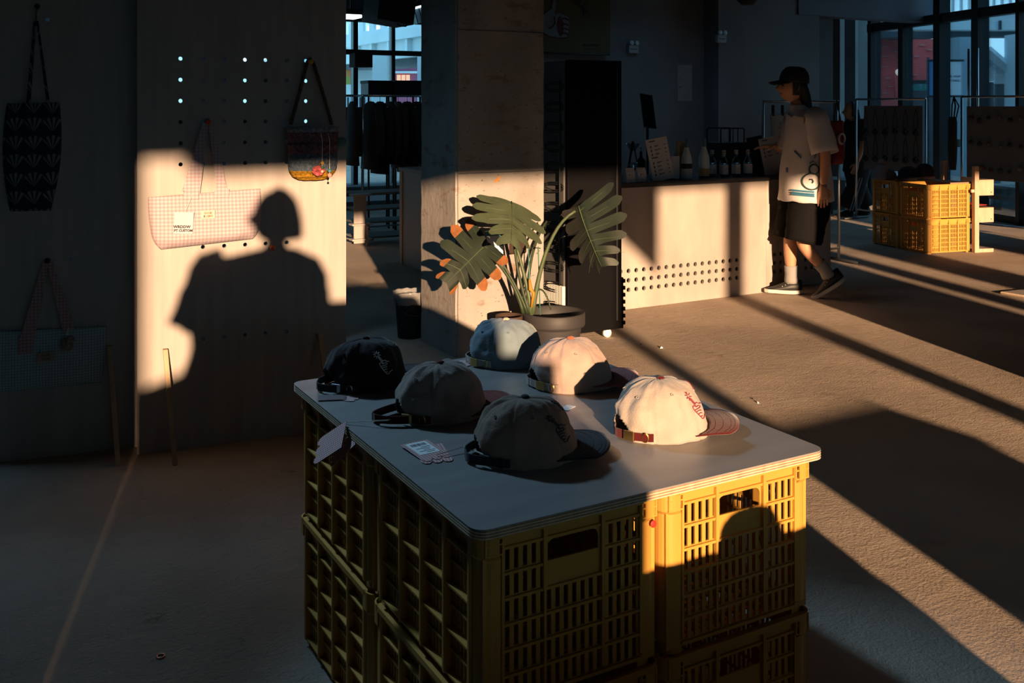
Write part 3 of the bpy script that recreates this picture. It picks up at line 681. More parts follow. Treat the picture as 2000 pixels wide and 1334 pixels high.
# table tags
p = W(835, 888, .73*1944/(885-205)); tag_card(capB, 'price_tag', (p.x, p.y, TT+.004), RZ(.06) @ Matrix.Rotation(.03, 4, 'X'), w=.066, h=.112, code=True,
    string=[(p.x+.004, p.y-.035, TT+.006), (p.x+.07, p.y-.03, TT+.010), (.955, 1.80, TT+.012)])
tag_card(capB, 'price_tag', (p.x+.006, p.y-.016, TT+.0015), RZ(-.22), w=.066, h=.112)
p = W(672, 858, 2.13); p = Vector((TX0-.012, p.y, 0)); py_ = 2.17
HM = Matrix(((0, .6, -.8, 0), (-1, 0, 0, 0), (0, .8, .6, 0), (0, 0, 0, 1)))
tag_card(capC, 'price_tag', (TX0-.036, py_-.005, TT-.036), HM @ RZ(-.75), w=.075, h=.095, string=[(TX0-.008, py_, TT-.004), (TX0+.004, py_, TT+.004), (.86, 2.10, TT+.016), (.885, 2.115, TT+.014)])
tag_card(capC, 'price_tag', (TX0-.018, py_-.035, TT-.045), HM @ RZ(-.45), w=.05, h=.08, m=M_gtag)
p = W(652, 778, .73*1944/(778-205)); tag_card(capF, 'price_tag', (p.x, p.y, TT+.003), RZ(1.2), w=.045, h=.07, m=mat('silver_foil_card', (.45, .36, .36), .3, metal=.6))
tag_card(capF, 'price_tag', (p.x+.03, p.y-.012, TT+.0015), RZ(.6), w=.05, h=.07)
p = W(908, 711, .73*1944/(711-205)); tag_card(capE, 'price_tag', (p.x, p.y, TT+.002), RZ(-1.2), w=.05, h=.075)
tag_card(capE, 'price_tag', (p.x-.02, p.y+.01, TT+.001), RZ(-1.5), w=.045, h=.07, m=M_paper)
p = W(1108, 797, .73*1944/(797-205)); o = plate('price_tag', rect(-.02, .02, -.012, .012), [], .0008, M_paper, plane='xy')
o = link('price_tag', o, capA); o.matrix_local = capA.matrix_basis.inverted() @ Matrix.Translation((p.x, p.y, TT+.001)) @ RZ(.5)
# a cap on the neighbouring table, only its shadow is in the picture
c = US(.95, .60); make_cap('cream cap lying on the table right beside the viewer', c.x, c.y, .3, m_cream, m_red, m_red, m_red, e_r, 71, emb=False, z=TT, scale=.86)
# ------------------------------------------------------------------ bags hanging on the pegboards
def pw(px, py, root, a, b):
    w, d = on_line(px, a, b); return w, EYE-(py-205)/1944*d
R_ = lambda px, py: pw(px, py, rp, RPa, RPb)
L_ = lambda px, py: pw(px, py, lp, LPa, LPb)
def hang(name, label, cat, root, group=None):
    t = thing(name, label, cat, root.location, root.rotation_euler.z, group); return t
def bag_body(t, tl, tr, br, bl, th_top, th_bot, m, seed=1, bow=.0, nx=44, nz=26, side_in=.0, wrk=.004, base=.006, rnd_=0.0):
    """closed soft bag; local axes w (x), z up, -y towards the room"""
    tl, tr, br, bl = [Vector((p[0], p[1])) for p in (tl, tr, br, bl)]
    fr = []; bk = []; off = Vector((seed*7.3, 0, 0))
    for j in range(nz+1):
        v = j/nz; A = tl.lerp(bl, v); B = tr.lerp(br, v)
        bulge_side = side_in*math.sin(PI*min(1, v*1.0))
        for i in range(nx+1):
            u = i/nx; p = A.lerp(B, u); ed = min(1, 5*min(u, 1-u)); ez = min(1, 6*(1-v)+.0)
            th = (th_top+(th_bot-th_top)*math.sin(v*PI/2))*(ed**.5)*(max(0, ez)**.5)
            sag = bow*math.sin(PI*u)*(v if True else 1)
            n_ = (noise.noise(Vector((u*4, v*3, 0))+off)*wrk+noise.noise(Vector((u*11, v*7, 0))+off)*wrk*.4)*ed
            xx = p.x+bulge_side*(u-.5)*2-(u-.5)*2*rnd_*max(0, (v-.7)/.3)**2.5
            fr.append((xx, -(base+max(.001, th+n_)), p.y-sag)); bk.append((xx, -base, p.y-sag))
    fs = []; n = nx+1; o = len(fr)
    for j in range(nz):
        for i in range(nx):
            fs.append((j*n+i, (j+1)*n+i, (j+1)*n+i+1, j*n+i+1)); fs.append((o+j*n+i, o+j*n+i+1, o+(j+1)*n+i+1, o+(j+1)*n+i))
    for j in range(nz):
        for i in (0, nx): fs.append((j*n+i, o+j*n+i, o+(j+1)*n+i, (j+1)*n+i))
    for i in range(nx):
        for j in (0, nz): fs.append((j*n+i, j*n+i+1, o+j*n+i+1, o+j*n+i))
    ob = MB().add(fr+bk, fs, True).build('body', m, t); fixn(ob)
    return ob
def strap(t, p0, p1, w0, w1, m, y0=-.03, y1=-.022, name='strap', sag=0.0, th=.003):
    pts = []; ws = []
    for k in range(9):
        q = k/8; pts.append(Vector((p0[0]+(p1[0]-p0[0])*q, y0+(y1-y0)*q-.008*math.sin(PI*q), p0[1]+(p1[1]-p0[1])*q-sag*math.sin(PI*q)))); ws.append(w0+(w1-w0)*q)
    return MB().ribbon(pts, (1, 0, 0), ws, th).build(name, m, t)
M_ging_p = gingham('pink_gingham_cloth', (.36, .36, .395), (.335, .22, .245), .0148)
M_ging_p2 = gingham('mauve_gingham_strap', (.36, .27, .28), (.27, .14, .15), .0130)
M_ging_b = gingham('grey_blue_gingham_cloth', (.36, .44, .46), (.19, .25, .27), .011)
# pink tote
t = hang('tote_bag', 'pink and white gingham tote bag hanging in the sunlit patch', 'bag', rp)
bag_body(t, R_(289, 385), R_(508, 368), R_(504, 466), R_(303, 488), .012, .05, M_ging_p, 3, side_in=.008, rnd_=.022)
p0 = R_(372, 374); p1 = R_(400, 240); strap(t, p0, p1, .070, .022, M_ging_p, y0=-.026)
p0b = R_(432, 370); p1b = R_(410, 240); strap(t, p0b, p1b, .040, .020, M_ging_p, y0=-.026)
pa = R_(405, 238); MB().tube([(p1[0], -.022, p1[1]), (pa[0], -.022, pa[1]+.008), (p1b[0], -.022, p1b[1])], .008, 8).build('strap_fold', M_ging_p, t)
for a in (p0, p0b): MB().bbox(a[0]-.030, a[0]+.030, -.031, -.028, a[1]-.03, a[1]+.004, .001).build('strap_patch', M_ging_p, t)
peg(rp, pa[0], pa[1], M_pegred)
a = R_(356, 432); tg = MB().box(-.037, .037, -.001, .001, -.043, .043).build('paper_tag', mat('tag_paper', (.36, .40, .46), .7), t, (a[0], -.064, a[1]), (0, .05, 0)); tg['label'] = 'white square paper tag with two dark lines of print'
text('tag_print', 'WRDDW', .0155, mat('brown_print', (.022, .011, .008), .8), tg, (-.006, -.0014, -.016), bold=.0006); text('tag_print', 'PT CUSTOM', .0130, bpy.data.materials['brown_print'], tg, (0, -.0014, -.031), bold=.0006)
MB().tube([(a[0]+.005, -.062, a[1]+.042), (a[0]+.02, -.05, a[1]+.075), (a[0]+.035, -.035, a[1]+.11)], .0006, 5).build('tag_string', M_string, t)
a = R_(403, 416); lb = MB().box(-.027, .027, -.0006, .0006, -.017, .017).build('woven_label', mat('pale_green_label', (.34, .38, .36), .8), t, (a[0], -.062, a[1])); lb['label'] = 'small pale woven label with coloured letters'
for k, (ch, c, x, z) in enumerate([('G', (.8, .55, .4), -.012, .006), ('O', (.6, .6, .4), -.004, .006), ('O', (.6, .65, .6), .004, .006), ('D', (.7, .25, .03), .011, .006), ('S', (.08, .10, .05), -.015, -.007), ('L', (.5, .6, .6), -.007, -.007), ('O', (.85, .4, .1), .001, -.007), ('W', (.8, .35, .15), .007, -.007), ('!', (.2, .3, .25), .016, -.007)]):
    text('label_letter', ch, .011, mat('letter_%d' % k, tuple(x*.35 for x in c), .8), lb, (x, -.0012, z), bold=.0006)
# crochet bucket bag
t = hang('crochet_bag', 'crochet bucket bag in mauve and blue with beads and mustard base', 'bag', rp)
cl_, cr_ = R_(556, 247), R_(654, 250); bz = R_(603, 352)[1]; cxm, ww = (cl_[0]+cr_[0])/2, (cr_[0]-cl_[0])/2; tz_ = cl_[1]
def bagring(z, r, dy=.055):
    return [(cxm+r*math.cos(a), -.012-dy*(1-math.sin(a))*r/ww*.9, z+.0025*noise.noise(Vector((a*9, z*90, 0)))) for a in [2*PI*k/40 for k in range(40)]]
Hh = tz_-bz
prof = [(0, 1.0), (.04, 1.03), (.10, 1.0), (.3, .97), (.5, .965), (.66, .97), (.8, .93), (.9, .80), (.97, .55), (1, .15)]
def band(i0, i1, name, m, bump=True):
    rings = []
    for i in range(i0, i1):
        (v0, r0), (v1, r1) = prof[i], prof[i+1]
        for k in range(5): q = k/4; rings.append(bagring(tz_-Hh*(v0+(v1-v0)*q), ww*(r0+(r1-r0)*q)*(1+.012*(k % 2))))
    o = MB().loft(rings, True, False).build(name, m, t); fixn(o); return o
def knit(name, col): return mat(name, col, .95, var=.45, vscale=90, bump=1.0, bscale=110, spec=.05, detail=2)
band(0, 2, 'rim_trim', knit('grey_blue_yarn', (.26, .28, .32))); band(2, 4, 'mauve_band', knit('mauve_yarn', (.20, .11, .13)))
band(4, 6, 'blue_band', knit('blue_grey_yarn', (.11, .15, .20))); band(6, 9, 'base', knit('mustard_yarn', (.36, .19, .02)))
fz = tz_-Hh*.79
fl_ = MB()
for k in range(7): a = 2*PI*k/7; fl_.lathe([(0, -.004), (.010, -.002), (.012, .002), (0, .005)], 10, Matrix.Translation((cxm+.008+.016*math.cos(a), -.128, fz+.012*math.sin(a))) @ Matrix.Rotation(PI/2, 4, 'X'))
fl_.build('flower_motif', knit('rose_yarn', (.60, .13, .14)), t)
for p, q in (((565, 243), (598, 122)), ((645, 243), (610, 122))):
    a, b = R_(*p), R_(*q); MB().tube([(a[0]+(b[0]-a[0])*k/12, -.03+.012*k/12-.01*math.sin(PI*k/12), a[1]+(b[1]-a[1])*k/12) for k in range(13)], [.007+.0012*(k % 2) for k in range(13)], 8).build('handle', knit('brown_cord_%d' % p[0], (.12, .085, .06)), t)
pa = R_(604, 120); peg(rp, pa[0], pa[1]-.002, M_pegye)
a, b = R_(598, 122), R_(610, 122); MB().tube([(a[0], -.018, a[1]), (pa[0], -.018, pa[1]+.012), (b[0], -.018, b[1])], .0075, 8).build('handle', bpy.data.materials['brown_cord_565'], t)
for px, y0, y1, beads in ((616, 258, 315, (((.5, .3, .05), .0085), ((.06, .12, .08), .007), ((.6, .52, .42), .006))), (630, 258, 330, (((.07, .25, .33), .008), ((.85, .25, .22), .0095), ((.8, .6, .4), .005)))):
    a, b = R_(px, y0), R_(px, y1); MB().tube([(a[0]-.004, -.118, a[1]), (a[0], -.132, a[1]-.03), (a[0], -.130, b[1]-.04)], .0012, 5).build('bead_string', M_string, t)
    z = b[1]
    for k, (c, r) in enumerate(beads):
        MB().lathe([(r*math.sin(PI*j/8), -r*math.cos(PI*j/8)) for j in range(9)], 14, Matrix.Translation((a[0], -.132, z)), cap=False).build('bead', mat('bead_%d_%d' % (px, k), c, .3), t); z -= r*2.3
a = R_(662, 279)
pm = bmesh.new(); bmesh.ops.create_icosphere(pm, subdivisions=4, radius=.026)
for v in pm.verts: v.co *= 1+noise.noise(v.co*240)*.22; 
me = bpy.data.meshes.new('pompom'); pm.to_mesh(me); pm.free(); me.materials.append(mat('teal_wool', (.14, .25, .24), .95)); link('pompom', me, t, (a[0], -.045, a[1]))
# loose orange peg
a = R_(530, 482); peg(rp, a[0], a[1], M_pegor)
# blue gingham tote on the left panel
t = hang('tote_bag', 'grey blue gingham tote bag on the left panel, low, in shade', 'bag', lp)
bag_body(t, L_(-30, 647), L_(209, 636), L_(199, 746), L_(-22, 768), .012, .04, M_ging_b, 5, side_in=.004)
a, b = L_(52, 672), L_(91, 507); strap(t, a, b, .055, .018, M_ging_p2, y0=-.034); MB().bbox(a[0]-.026, a[0]+.026, -.037, -.034, a[1]-.03, a[1]+.035, .001).build('strap_patch', M_ging_p2, t)
a, b = L_(136, 642), L_(97, 507); strap(t, a, b, .045, .018, M_ging_p2, y0=-.03)
pa = L_(94, 505); peg(lp, pa[0], pa[1]-.004, M_black)
a = L_(92, 691); lb = MB().box(-.029, .029, -.0006, .0006, -.018, .018).build('woven_label', mat('tan_label', (.30, .21, .15), .8), t, (a[0], -.054, a[1]))
text('label_letter', 'GOOD', .011, M_print, lb, (0, -.001, .007)); text('label_letter', 'SLOW', .011, M_print, lb, (0, -.001, -.007))
a = L_(132, 664)
ch = MB()
for (dx, dz, r) in ((0, -.012, .024), (.012, .012, .018), (-.010, .010, .012)): ch.lathe([(r*math.sin(PI*j/8), -r*math.cos(PI*j/8)*.9) for j in range(9)], 14, Matrix.Translation((a[0]+dx, -.055, a[1]+dz)), cap=False)
ch.build('charm', knit('beige_plush', (.30, .25, .19)), t)
MB().tube([(a[0], -.05, a[1]+.03), (a[0]+.005, -.04, a[1]+.06)], .002, 6).build('charm_loop', M_string, t)
# dark pouch with shell print
def shell_mat():
    m = bpy.data.materials.new('navy_shell_print'); m.use_nodes = True; nt = m.node_tree; b = nt.nodes['Principled BSDF']; b.inputs['Roughness'].default_value = .9
    t_ = N(nt, 'ShaderNodeTexCoord'); s = N(nt, 'ShaderNodeSeparateXYZ'); nt.links.new(t_.outputs['Object'], s.inputs[0])
    def ma(op, a, b_=None, c_=None):
        n = N(nt, 'ShaderNodeMath', operation=op)
        for i, q in enumerate((a, b_, c_)):
            if q is None: continue
            if isinstance(q, (int, float)): n.inputs[i].default_value = q
            else: nt.links.new(q, n.inputs[i])
        return n.outputs[0]
    sc_ = 1/.066; X = ma('MULTIPLY', s.outputs[0], sc_); Z = ma('MULTIPLY', s.outputs[2], sc_*.92)
    row = ma('FLOOR', Z); X = ma('ADD', X, ma('MULTIPLY', row, .0))
    col_ = ma('FLOOR', X); sh = ma('MULTIPLY', ma('FRACT', ma('MULTIPLY', ma('ADD', col_, row), .5)), 1.6)
    u = ma('SUBTRACT', ma('FRACT', X), .5); v = ma('ADD', ma('FRACT', Z), -.04)
    ang = ma('ADD', ma('ARCTAN2', u, v), 0.0); rad = ma('SQRT', ma('ADD', ma('MULTIPLY', u, u), ma('MULTIPLY', v, v)))
    st = ma('GREATER_THAN', ma('SINE', ma('MULTIPLY_ADD', ang, 15.0, sh)), -.15); rim = ma('LESS_THAN', rad, .80); inn = ma('GREATER_THAN', rad, .05); wedge = ma('LESS_THAN', ma('ABSOLUTE', ang), .78)
    k = ma('MULTIPLY', ma('MULTIPLY', st, rim), ma('MULTIPLY', inn, wedge))
    mx = N(nt, 'ShaderNodeMix', data_type='RGBA'); nt.links.new(k, mx.inputs[0]); mx.inputs[6].default_value = (.008, .012, .022, 1); mx.inputs[7].default_value = (.14, .16, .18, 1)
    nt.links.new(mx.outputs[2], b.inputs['Base Color']); return m
M_shell = shell_mat()
t = hang('cloth_pouch', 'dark navy pouch bag printed with pale scallop shells', 'bag', lp)
bag_body(t, L_(14, 202), L_(117, 200), L_(100, 411), L_(20, 413), .02, .045, M_shell, 8, side_in=.020, wrk=.012)
for p, q, w_ in (((57, 204), (70, 42), .016), ((96, 204), (74, 42), .012)):
    a, b = L_(*p), L_(*q); strap(t, a, b, w_, w_*.7, M_shell, y0=-.03)
a = L_(72, 36); MB().tube([(a[0], -.018, a[1]-.02), (a[0]-.002, -.02, a[1]+.02), (a[0]+.006, -.02, a[1]+.055)], .003, 6).build('knot_cord', M_shell, t); peg(lp, a[0]+.004, a[1]+.045, M_black)
# ------------------------------------------------------------------ monstera in its pot, with bin and box by the pillar
M_leaf = mat('monstera_shade_green', (.012, .020, .012), .5, var=.25, vscale=12, spec=.5); M_leaf_lit = mat('monstera_lit_green', (.075, .098, .055), .6, var=.2, vscale=12, spec=.4)  # light and shade put into the greens: central leaf lit, others dark
M_dry = mat('dried_leaf_edge', (.21, .075, .02), .7, var=.3, vscale=30); M_stem = mat('monstera_stem', (.025, .04, .018), .5); M_rib = mat('leaf_rib', (.06, .085, .04), .5)
def leaf(name, parent, base, tip, nrm, width, m, seed=0, dry=(), droop=.25, fold=.25, nl=6, curl=.0, sp=(.42, .6)):
    """monstera blade: split lobes along a midrib running base->tip"""
    base, tip, nrm = Vector(base), Vector(tip), Vector(nrm).normalized()
    X = (tip-base); L = X.length; X.normalize(); Y = nrm.cross(X).normalized(); Z = X.cross(Y)
    rnd = random.Random(seed); mb = MB()
    def P(s, v):     # s along the midrib (m), v across (m, signed) 
        a = s/L; d = Z*(-droop*L*a*a-fold*abs(v)-curl*v*v/L)
        return base+X*s+Y*v+d
    for sgn in (-1, 1):
        for k in range(nl):
            s0, s1 = L*(k/nl), L*((k+1)/nl)
            q = (k+.5)/nl
            wmax = width*(.62+.38*math.sin(PI*min(1, q*1.25+.12)))*(1.0 if q < .6 else 1.0-.62*((q-.6)/.4))*(rnd.uniform(.92, 1.06))
            Bd = lambda i, v: L*i/nl+(-.60+1.40*i/nl)*.80*width*(abs(v)/width)**1.2
            nw = 10; rows = []; split = rnd.uniform(*sp); notch = rnd.uniform(.14, .22)
            for i in range(nw+1):
                w = i/nw; v = sgn*wmax*w; b0, b1 = Bd(k, v), Bd(k+1, v); span = b1-b0
                gap = 0 if w < split else span*notch*((w-split)/(1-split))**.5
                mid = (b0+b1)/2; hw = span/2-gap
                if w > .80: hw *= math.sqrt(max(.03, 1-((w-.80)/.205)**2))
                rows.append([P(mid+hw*(j/2-1), v)+Z*(-.022*w*w+.0025*math.sin(w*7+k)) for j in range(5)])
            o = len(mb.v); is_dry = (sgn, k) in dry
            for i in range(nw):
                vs = rows[i]+rows[i+1]
                mb.add(vs, [(j, j+1, 6+j, 5+j) if sgn > 0 else (j, 5+j, 6+j, j+1) for j in range(4)], True, None, 1 if (is_dry and i >= 7) else 0)
    ob = mb.build(name, [m, M_dry], parent)
    bm = bmesh.new(); bm.from_mesh(ob.data); bmesh.ops.remove_doubles(bm, verts=bm.verts[:], dist=.0012); bmesh.ops.recalc_face_normals(bm, faces=bm.faces[:]); bm.to_mesh(ob.data); bm.free()
    s_ = ob.modifiers.new('thick', 'SOLIDIFY'); s_.thickness = .0012; s_.use_rim = False
    rb = MB().tube([P(L*k/10, 0)+Z*.0015 for k in range(11)], [.0035*(1-.075*k) for k in range(11)], 6)
    for sgn in (-1, 1):
        for k in range(nl-1):
            s = L*(k+.5)/nl; q = (k+.5)/nl; rb.tube([P(s+(-.5+1.3*q)*width*.6*w**1.25, sgn*width*.62*w)+Z*(.0012-.012*w*w) for w in (0, .35, .7, 1)], [.0016, .0013, .0009, .0005], 5)
    rb.build('leaf_rib', M_rib, ob)
    return ob
pot_c = (2.865, 4.62)
pl_ = thing('potted_monstera', 'monstera plant with three big split leaves in a grey pot', 'plant', (pot_c[0], pot_c[1], 0))
plinv = pl_.matrix_basis.inverted()
def PL(px, py, d): return plinv @ W(px, py, d)
M_pot = mat('dark_grey_pot', (.035, .033, .034), .6, var=.1, vscale=10)
MB().lathe([(.105, 0), (.125, .015), (.150, .19), (.152, .20), (.168, .202), (.171, .215), (.171, .270), (.166, .276), (.155, .27), (.150, .225), (.140, .20)], 40, cap=True).build('pot', M_pot, pl_)
MB().lathe([(.001, .232), (.08, .236), (.153, .226)], 30, cap=False).build('soil', mat('dark_soil', (.03, .022, .016), .95, bump=.8, bscale=120), pl_)
# stems
def stem(pts, r0, r1, m=M_stem): MB().tube(pts, [r0+(r1-r0)*k/(len(pts)-1) for k in range(len(pts))], 8).build('stem', m, pl_)
def bez(a, b, c, d_, n=12):
    a, b, c, d_ = map(Vector, (a, b, c, d_)); return [a*(1-t)**3+b*3*t*(1-t)**2+c*3*t*t*(1-t)+d_*t**3 for t in [k/n for k in range(n+1)]]
D = 5.38
root = lambda dx: Vector((dx-.10, -.02, .23))
stem(bez(PL(1022, 612, D), PL(1010, 560, D), PL(980, 515, D), PL(952, 497, D-.05)), .011, .006)
stem(bez(PL(1030, 612, D), PL(1012, 560, D), PL(985, 520, D), PL(968, 495, D+.02)), .009, .005)
stem(bez(PL(1035, 612, D), PL(1015, 560, D), PL(1000, 480, D), PL(1003, 430, D)), .010, .006)
stem(bez(PL(1038, 615, D), PL(1030, 540, D), PL(1010, 500, D+.05), PL(1000, 440, D+.02)), .013, .007, M_rib)
stem(bez(PL(1040, 612, D), PL(1050, 540, D), PL(1070, 440, D), PL(1124, 412, D-.02)), .014, .007, M_rib)
stem(bez(PL(1030, 610, D), PL(1030, 540, D), PL(1035, 480, D+.1), PL(1068, 432, D+.18)), .009, .006)
stem(bez(PL(1036, 600, D), PL(1042, 560, D), PL(1062, 545, D), PL(1076, 605, D-.05)), .006, .004)
MB().tube([PL(1034, 545, D-.02), PL(1036, 565, D-.02), PL(1042, 572, D-.02), PL(1038, 600, D-.02)], [.006, .012, .010, .006], 8).build('young_sheath', mat('yellow_sheath', (.32, .16, .015), .6), pl_)
for px in (1032, 1051): MB().tube([PL(px, 482, D+.02), PL(px+4, 615, D+.02)], .0035, 6).build('support_cane', mat('teal_cane_%d' % px, (.05, .16, .13), .5), pl_)
for px in (1032, 1051): MB().tube([PL(px-5, 484, D+.02), PL(px+5, 485, D+.02)], .003, 5).build('cane_clip', M_stem, pl_)
# blades
leaf('leaf_blade', pl_, PL(999, 394, D-.06), PL(1004, 462, D-.42), (-.10, -.86, .48), .215, M_leaf_lit, 4, droop=.10, fold=.18, nl=5, sp=(.48, .66))
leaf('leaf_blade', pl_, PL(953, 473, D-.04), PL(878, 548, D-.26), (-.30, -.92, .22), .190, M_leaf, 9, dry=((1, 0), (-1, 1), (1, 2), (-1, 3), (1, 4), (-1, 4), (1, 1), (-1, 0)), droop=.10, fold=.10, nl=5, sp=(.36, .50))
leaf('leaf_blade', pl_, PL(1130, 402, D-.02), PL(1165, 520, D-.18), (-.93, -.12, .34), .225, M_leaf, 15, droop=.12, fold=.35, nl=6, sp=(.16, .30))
# second, smaller pot behind
sp_ = W(1030, 690, 5.55); st_ = thing('small_pot', 'small brown plant pot half hidden behind the monstera pot', 'pot', (2.63, 4.70, 0))
MB().lathe([(.055, 0), (.066, .23), (.074, .232), (.074, .262), (.069, .262), (.064, .22), (.0, .215)], 28).build('pot_body', mat('brown_pot', (.06, .035, .025), .7), st_)
# dark metal box on the pillar, with a bright sticker beside it
bxc = Py(1007, 470, PY0); bx_ = thing('wall_box', 'dark rounded metal cover plate on the concrete pillar', 'box', (bxc.x, PY0-.0045, bxc.z))
MB().bbox(-.062, .062, -.014, -.001, -.074, .074, .010).build('cover', mat('brown_metal', (.055, .035, .028), .45, metal=.4), bx_)
for x, z in ((-.05, .06), (.05, .06), (-.05, -.06), (.05, -.06)): MB().lathe([(.004, 0), (.004, .002), (.002, .003)], 10, Matrix.Translation((x, -.014, z)) @ Matrix.Rotation(PI/2, 4, 'X')).build('screw', M_steel, bx_)
s2 = Py(966, 474, PY0); s_ = thing('sticker', 'teal and white sticker on the pillar behind the browning leaf', 'sticker', (s2.x, PY0-.0045, s2.z))
MB().box(-.055, .055, -.003, -.001, -.075, .07).build('card', mat('sticker_white', (.75, .80, .80), .4), s_)
MB().box(-.055, .055, -.004, -.003, .04, .07).box(.03, .055, -.004, -.003, -.02, .07).build('teal_band', mat('sticker_teal', (.04, .25, .27), .4), s_)
# waste bin with a clear liner
bp_ = Fl(800, 658); bn = thing('waste_bin', 'black waste bin with clear plastic liner beside the pillar', 'bin', (bp_.x, bp_.y, 0))
MB().lathe([(.068, 0), (.072, .005), (.088, .235), (.09, .24), (.085, .24), (.066, .01)], 28).build('bucket', M_black, bn)
lin = []
for j in range(9):
    v = j/8; z = .205+.075*math.sin(v*PI*.9); r = .0905+.012*math.sin(v*PI)-(.0 if v < .5 else .012*(v-.5)*2)
    lin.append([((r+.007*noise.noise(Vector((a*4, v*3, 2))))*math.cos(a), (r+.007*noise.noise(Vector((a*4, v*3, 2))))*math.sin(a), z+.016*noise.noise(Vector((a*3, v, 7)))) for a in [2*PI*k/48 for k in range(48)]])
MB().loft(lin, True, False).build('bin_liner', mat('clear_plastic_film', (.34, .34, .34), .2, spec=.7, alpha=.45), bn)
MB().tube([(.088*math.cos(a)*1.02, -.088*math.sin(a)-.0, .23-.09*math.sin(a)) for a in [PI*k/14 for k in range(15)]], .004, 6).build('handle', M_black, bn)
MB().box(.03, .062, -.0865, -.083, .05, .14, Matrix.Rotation(.45, 4, 'Z')).build('label', M_wall, bn)
# ------------------------------------------------------------------ people
def skin_mesh(verts, edges, radii, sub=2, root=0):
    me = bpy.data.meshes.new('sk'); me.from_pydata([tuple(v) for v in verts], edges, [])
    o = bpy.data.objects.new('sk', me); C.objects.link(o)
    bpy.context.view_layer.objects.active = o
    o.modifiers.new('skin', 'SKIN')
    if not me.skin_vertices: me.attributes  # layer is created with the modifier
    lay = me.skin_vertices[0].data
    for i, r in enumerate(radii): lay[i].radius = r if isinstance(r, tuple) else (r, r); lay[i].use_root = (i == root)
    s = o.modifiers.new('sub', 'SUBSURF'); s.levels = sub; s.render_levels = sub
    dg = bpy.context.evaluated_depsgraph_get(); nm = bpy.data.meshes.new_from_object(o.evaluated_get(dg))
    vs = [v.co.copy() for v in nm.vertices]; fs = [list(p.vertices) for p in nm.polygons]
    bpy.data.objects.remove(o); bpy.data.meshes.remove(me); bpy.data.meshes.remove(nm)
    return vs, fs
def lerp3(a, b, t): return Vector(a).lerp(Vector(b), t)
def hand_graph(wrist, d, palm_n, size=1.0, curl=.5, thumb=1):
    """palm and five separate curled fingers, rooted at the wrist; returns chains of points and radii"""
    d = Vector(d).normalized(); n = Vector(palm_n); n = (n-d*n.dot(d)).normalized(); sd_ = d.cross(n)
    w = Vector(wrist); ch = []
    palm = [(w, .021), (w+d*.045*size, .022)]
    for k, (off, ln) in enumerate(((-.030, .062), (-.010, .074), (.011, .070), (.030, .055))):
        p = w+d*.050*size+sd_*off*.55; c = [(p, .0105)]
        q = w+d*.088*size+sd_*off; c.append((q, .0095)); dirv = d.copy()
        for j, f in enumerate((.45, .30, .25)):
            dirv = (dirv+n*curl*.55).normalized(); q = q+dirv*ln*f*size; c.append((q, .0085-.0008*j))
        ch.append(c)
    p = w+d*.022*size+sd_*(-.018*thumb); c = [(p, .011)]; q = p+(d*.5-sd_*thumb*.75+n*.35).normalized()*.036*size; c.append((q, .0105)); q2 = q+(d*.9-sd_*thumb*.25+n*.4).normalized()*.030*size; c.append((q2, .009)); c.append((q2+(d*.95+n*.45).normalized()*.022*size, .0078)); ch.append(c)
    return palm, ch
def head_verts(cx, cz, s=1.0, turn=0.0, nod=0.0, mb=None):
    bm = bmesh.new(); bmesh.ops.create_uvsphere(bm, u_segments=40, v_segments=30, radius=1)
    def g(v, c, r): return math.exp(-((v-Vector(c)).length/r)**2)
    M_ = Matrix.Translation((cx, 0, cz)) @ Matrix.Rotation(turn, 4, 'Z') @ Matrix.Rotation(nod, 4, 'Y')
    for v in bm.verts:
        p = v.co.copy(); low = max(0, -p.z)
        q = Vector((p.x*.096, p.y*.076, p.z*.118))
        q.y *= 1-.30*low**1.3; q.x += .010*low*(1 if p.x > 0 else -1.2)*abs(p.x)
        if p.x < 0: q.x *= 1-.18*low
        q.x += .030*g(p, (1, 0, -.20), .17)+.014*g(p, (1, 0, -.02), .16)          # nose and bridge
        q.x += .010*g(p, (.9, 0, -.52), .16)-.006*g(p, (.93, 0, -.44), .08)-.004*g(p, (.9, 0, -.60), .07)
        q.x += .012*g(p, (.72, 0, -.80), .25)                                       # chin
        for sy in (-1, 1):
            q.x -= .012*g(p, (.86, sy*.38, .04), .17); q.x += .006*g(p, (.88, sy*.35, .22), .2); q.x += .004*g(p, (.8, sy*.5, -.25), .2)
        v.co = M_ @ (q*s)
    bm.verts.index_update(); vs = [v.co.copy() for v in bm.verts]; fs = [[v.index for v in f.verts] for f in bm.faces]; bm.free()
    mb.add(vs, fs, True)
    return M_
def ellring(cx, cy, z, rx, ry, n=28, ax=None, wob=0.0, seed=0):
    return [(cx+rx*math.cos(a)*(1+wob*noise.noise(Vector((a*1.3, z*5, seed)))), cy+ry*math.sin(a)*(1+wob*noise.noise(Vector((a*1.3, z*5, seed+9)))), z+.01*wob*10*noise.noise(Vector((a*2, 3, seed)))) for a in [2*PI*k/n for k in range(n)]]
def shell(ob, th=.004, off=1):
    s = ob.modifiers.new('cloth', 'SOLIDIFY'); s.thickness = th; s.offset = off; return ob
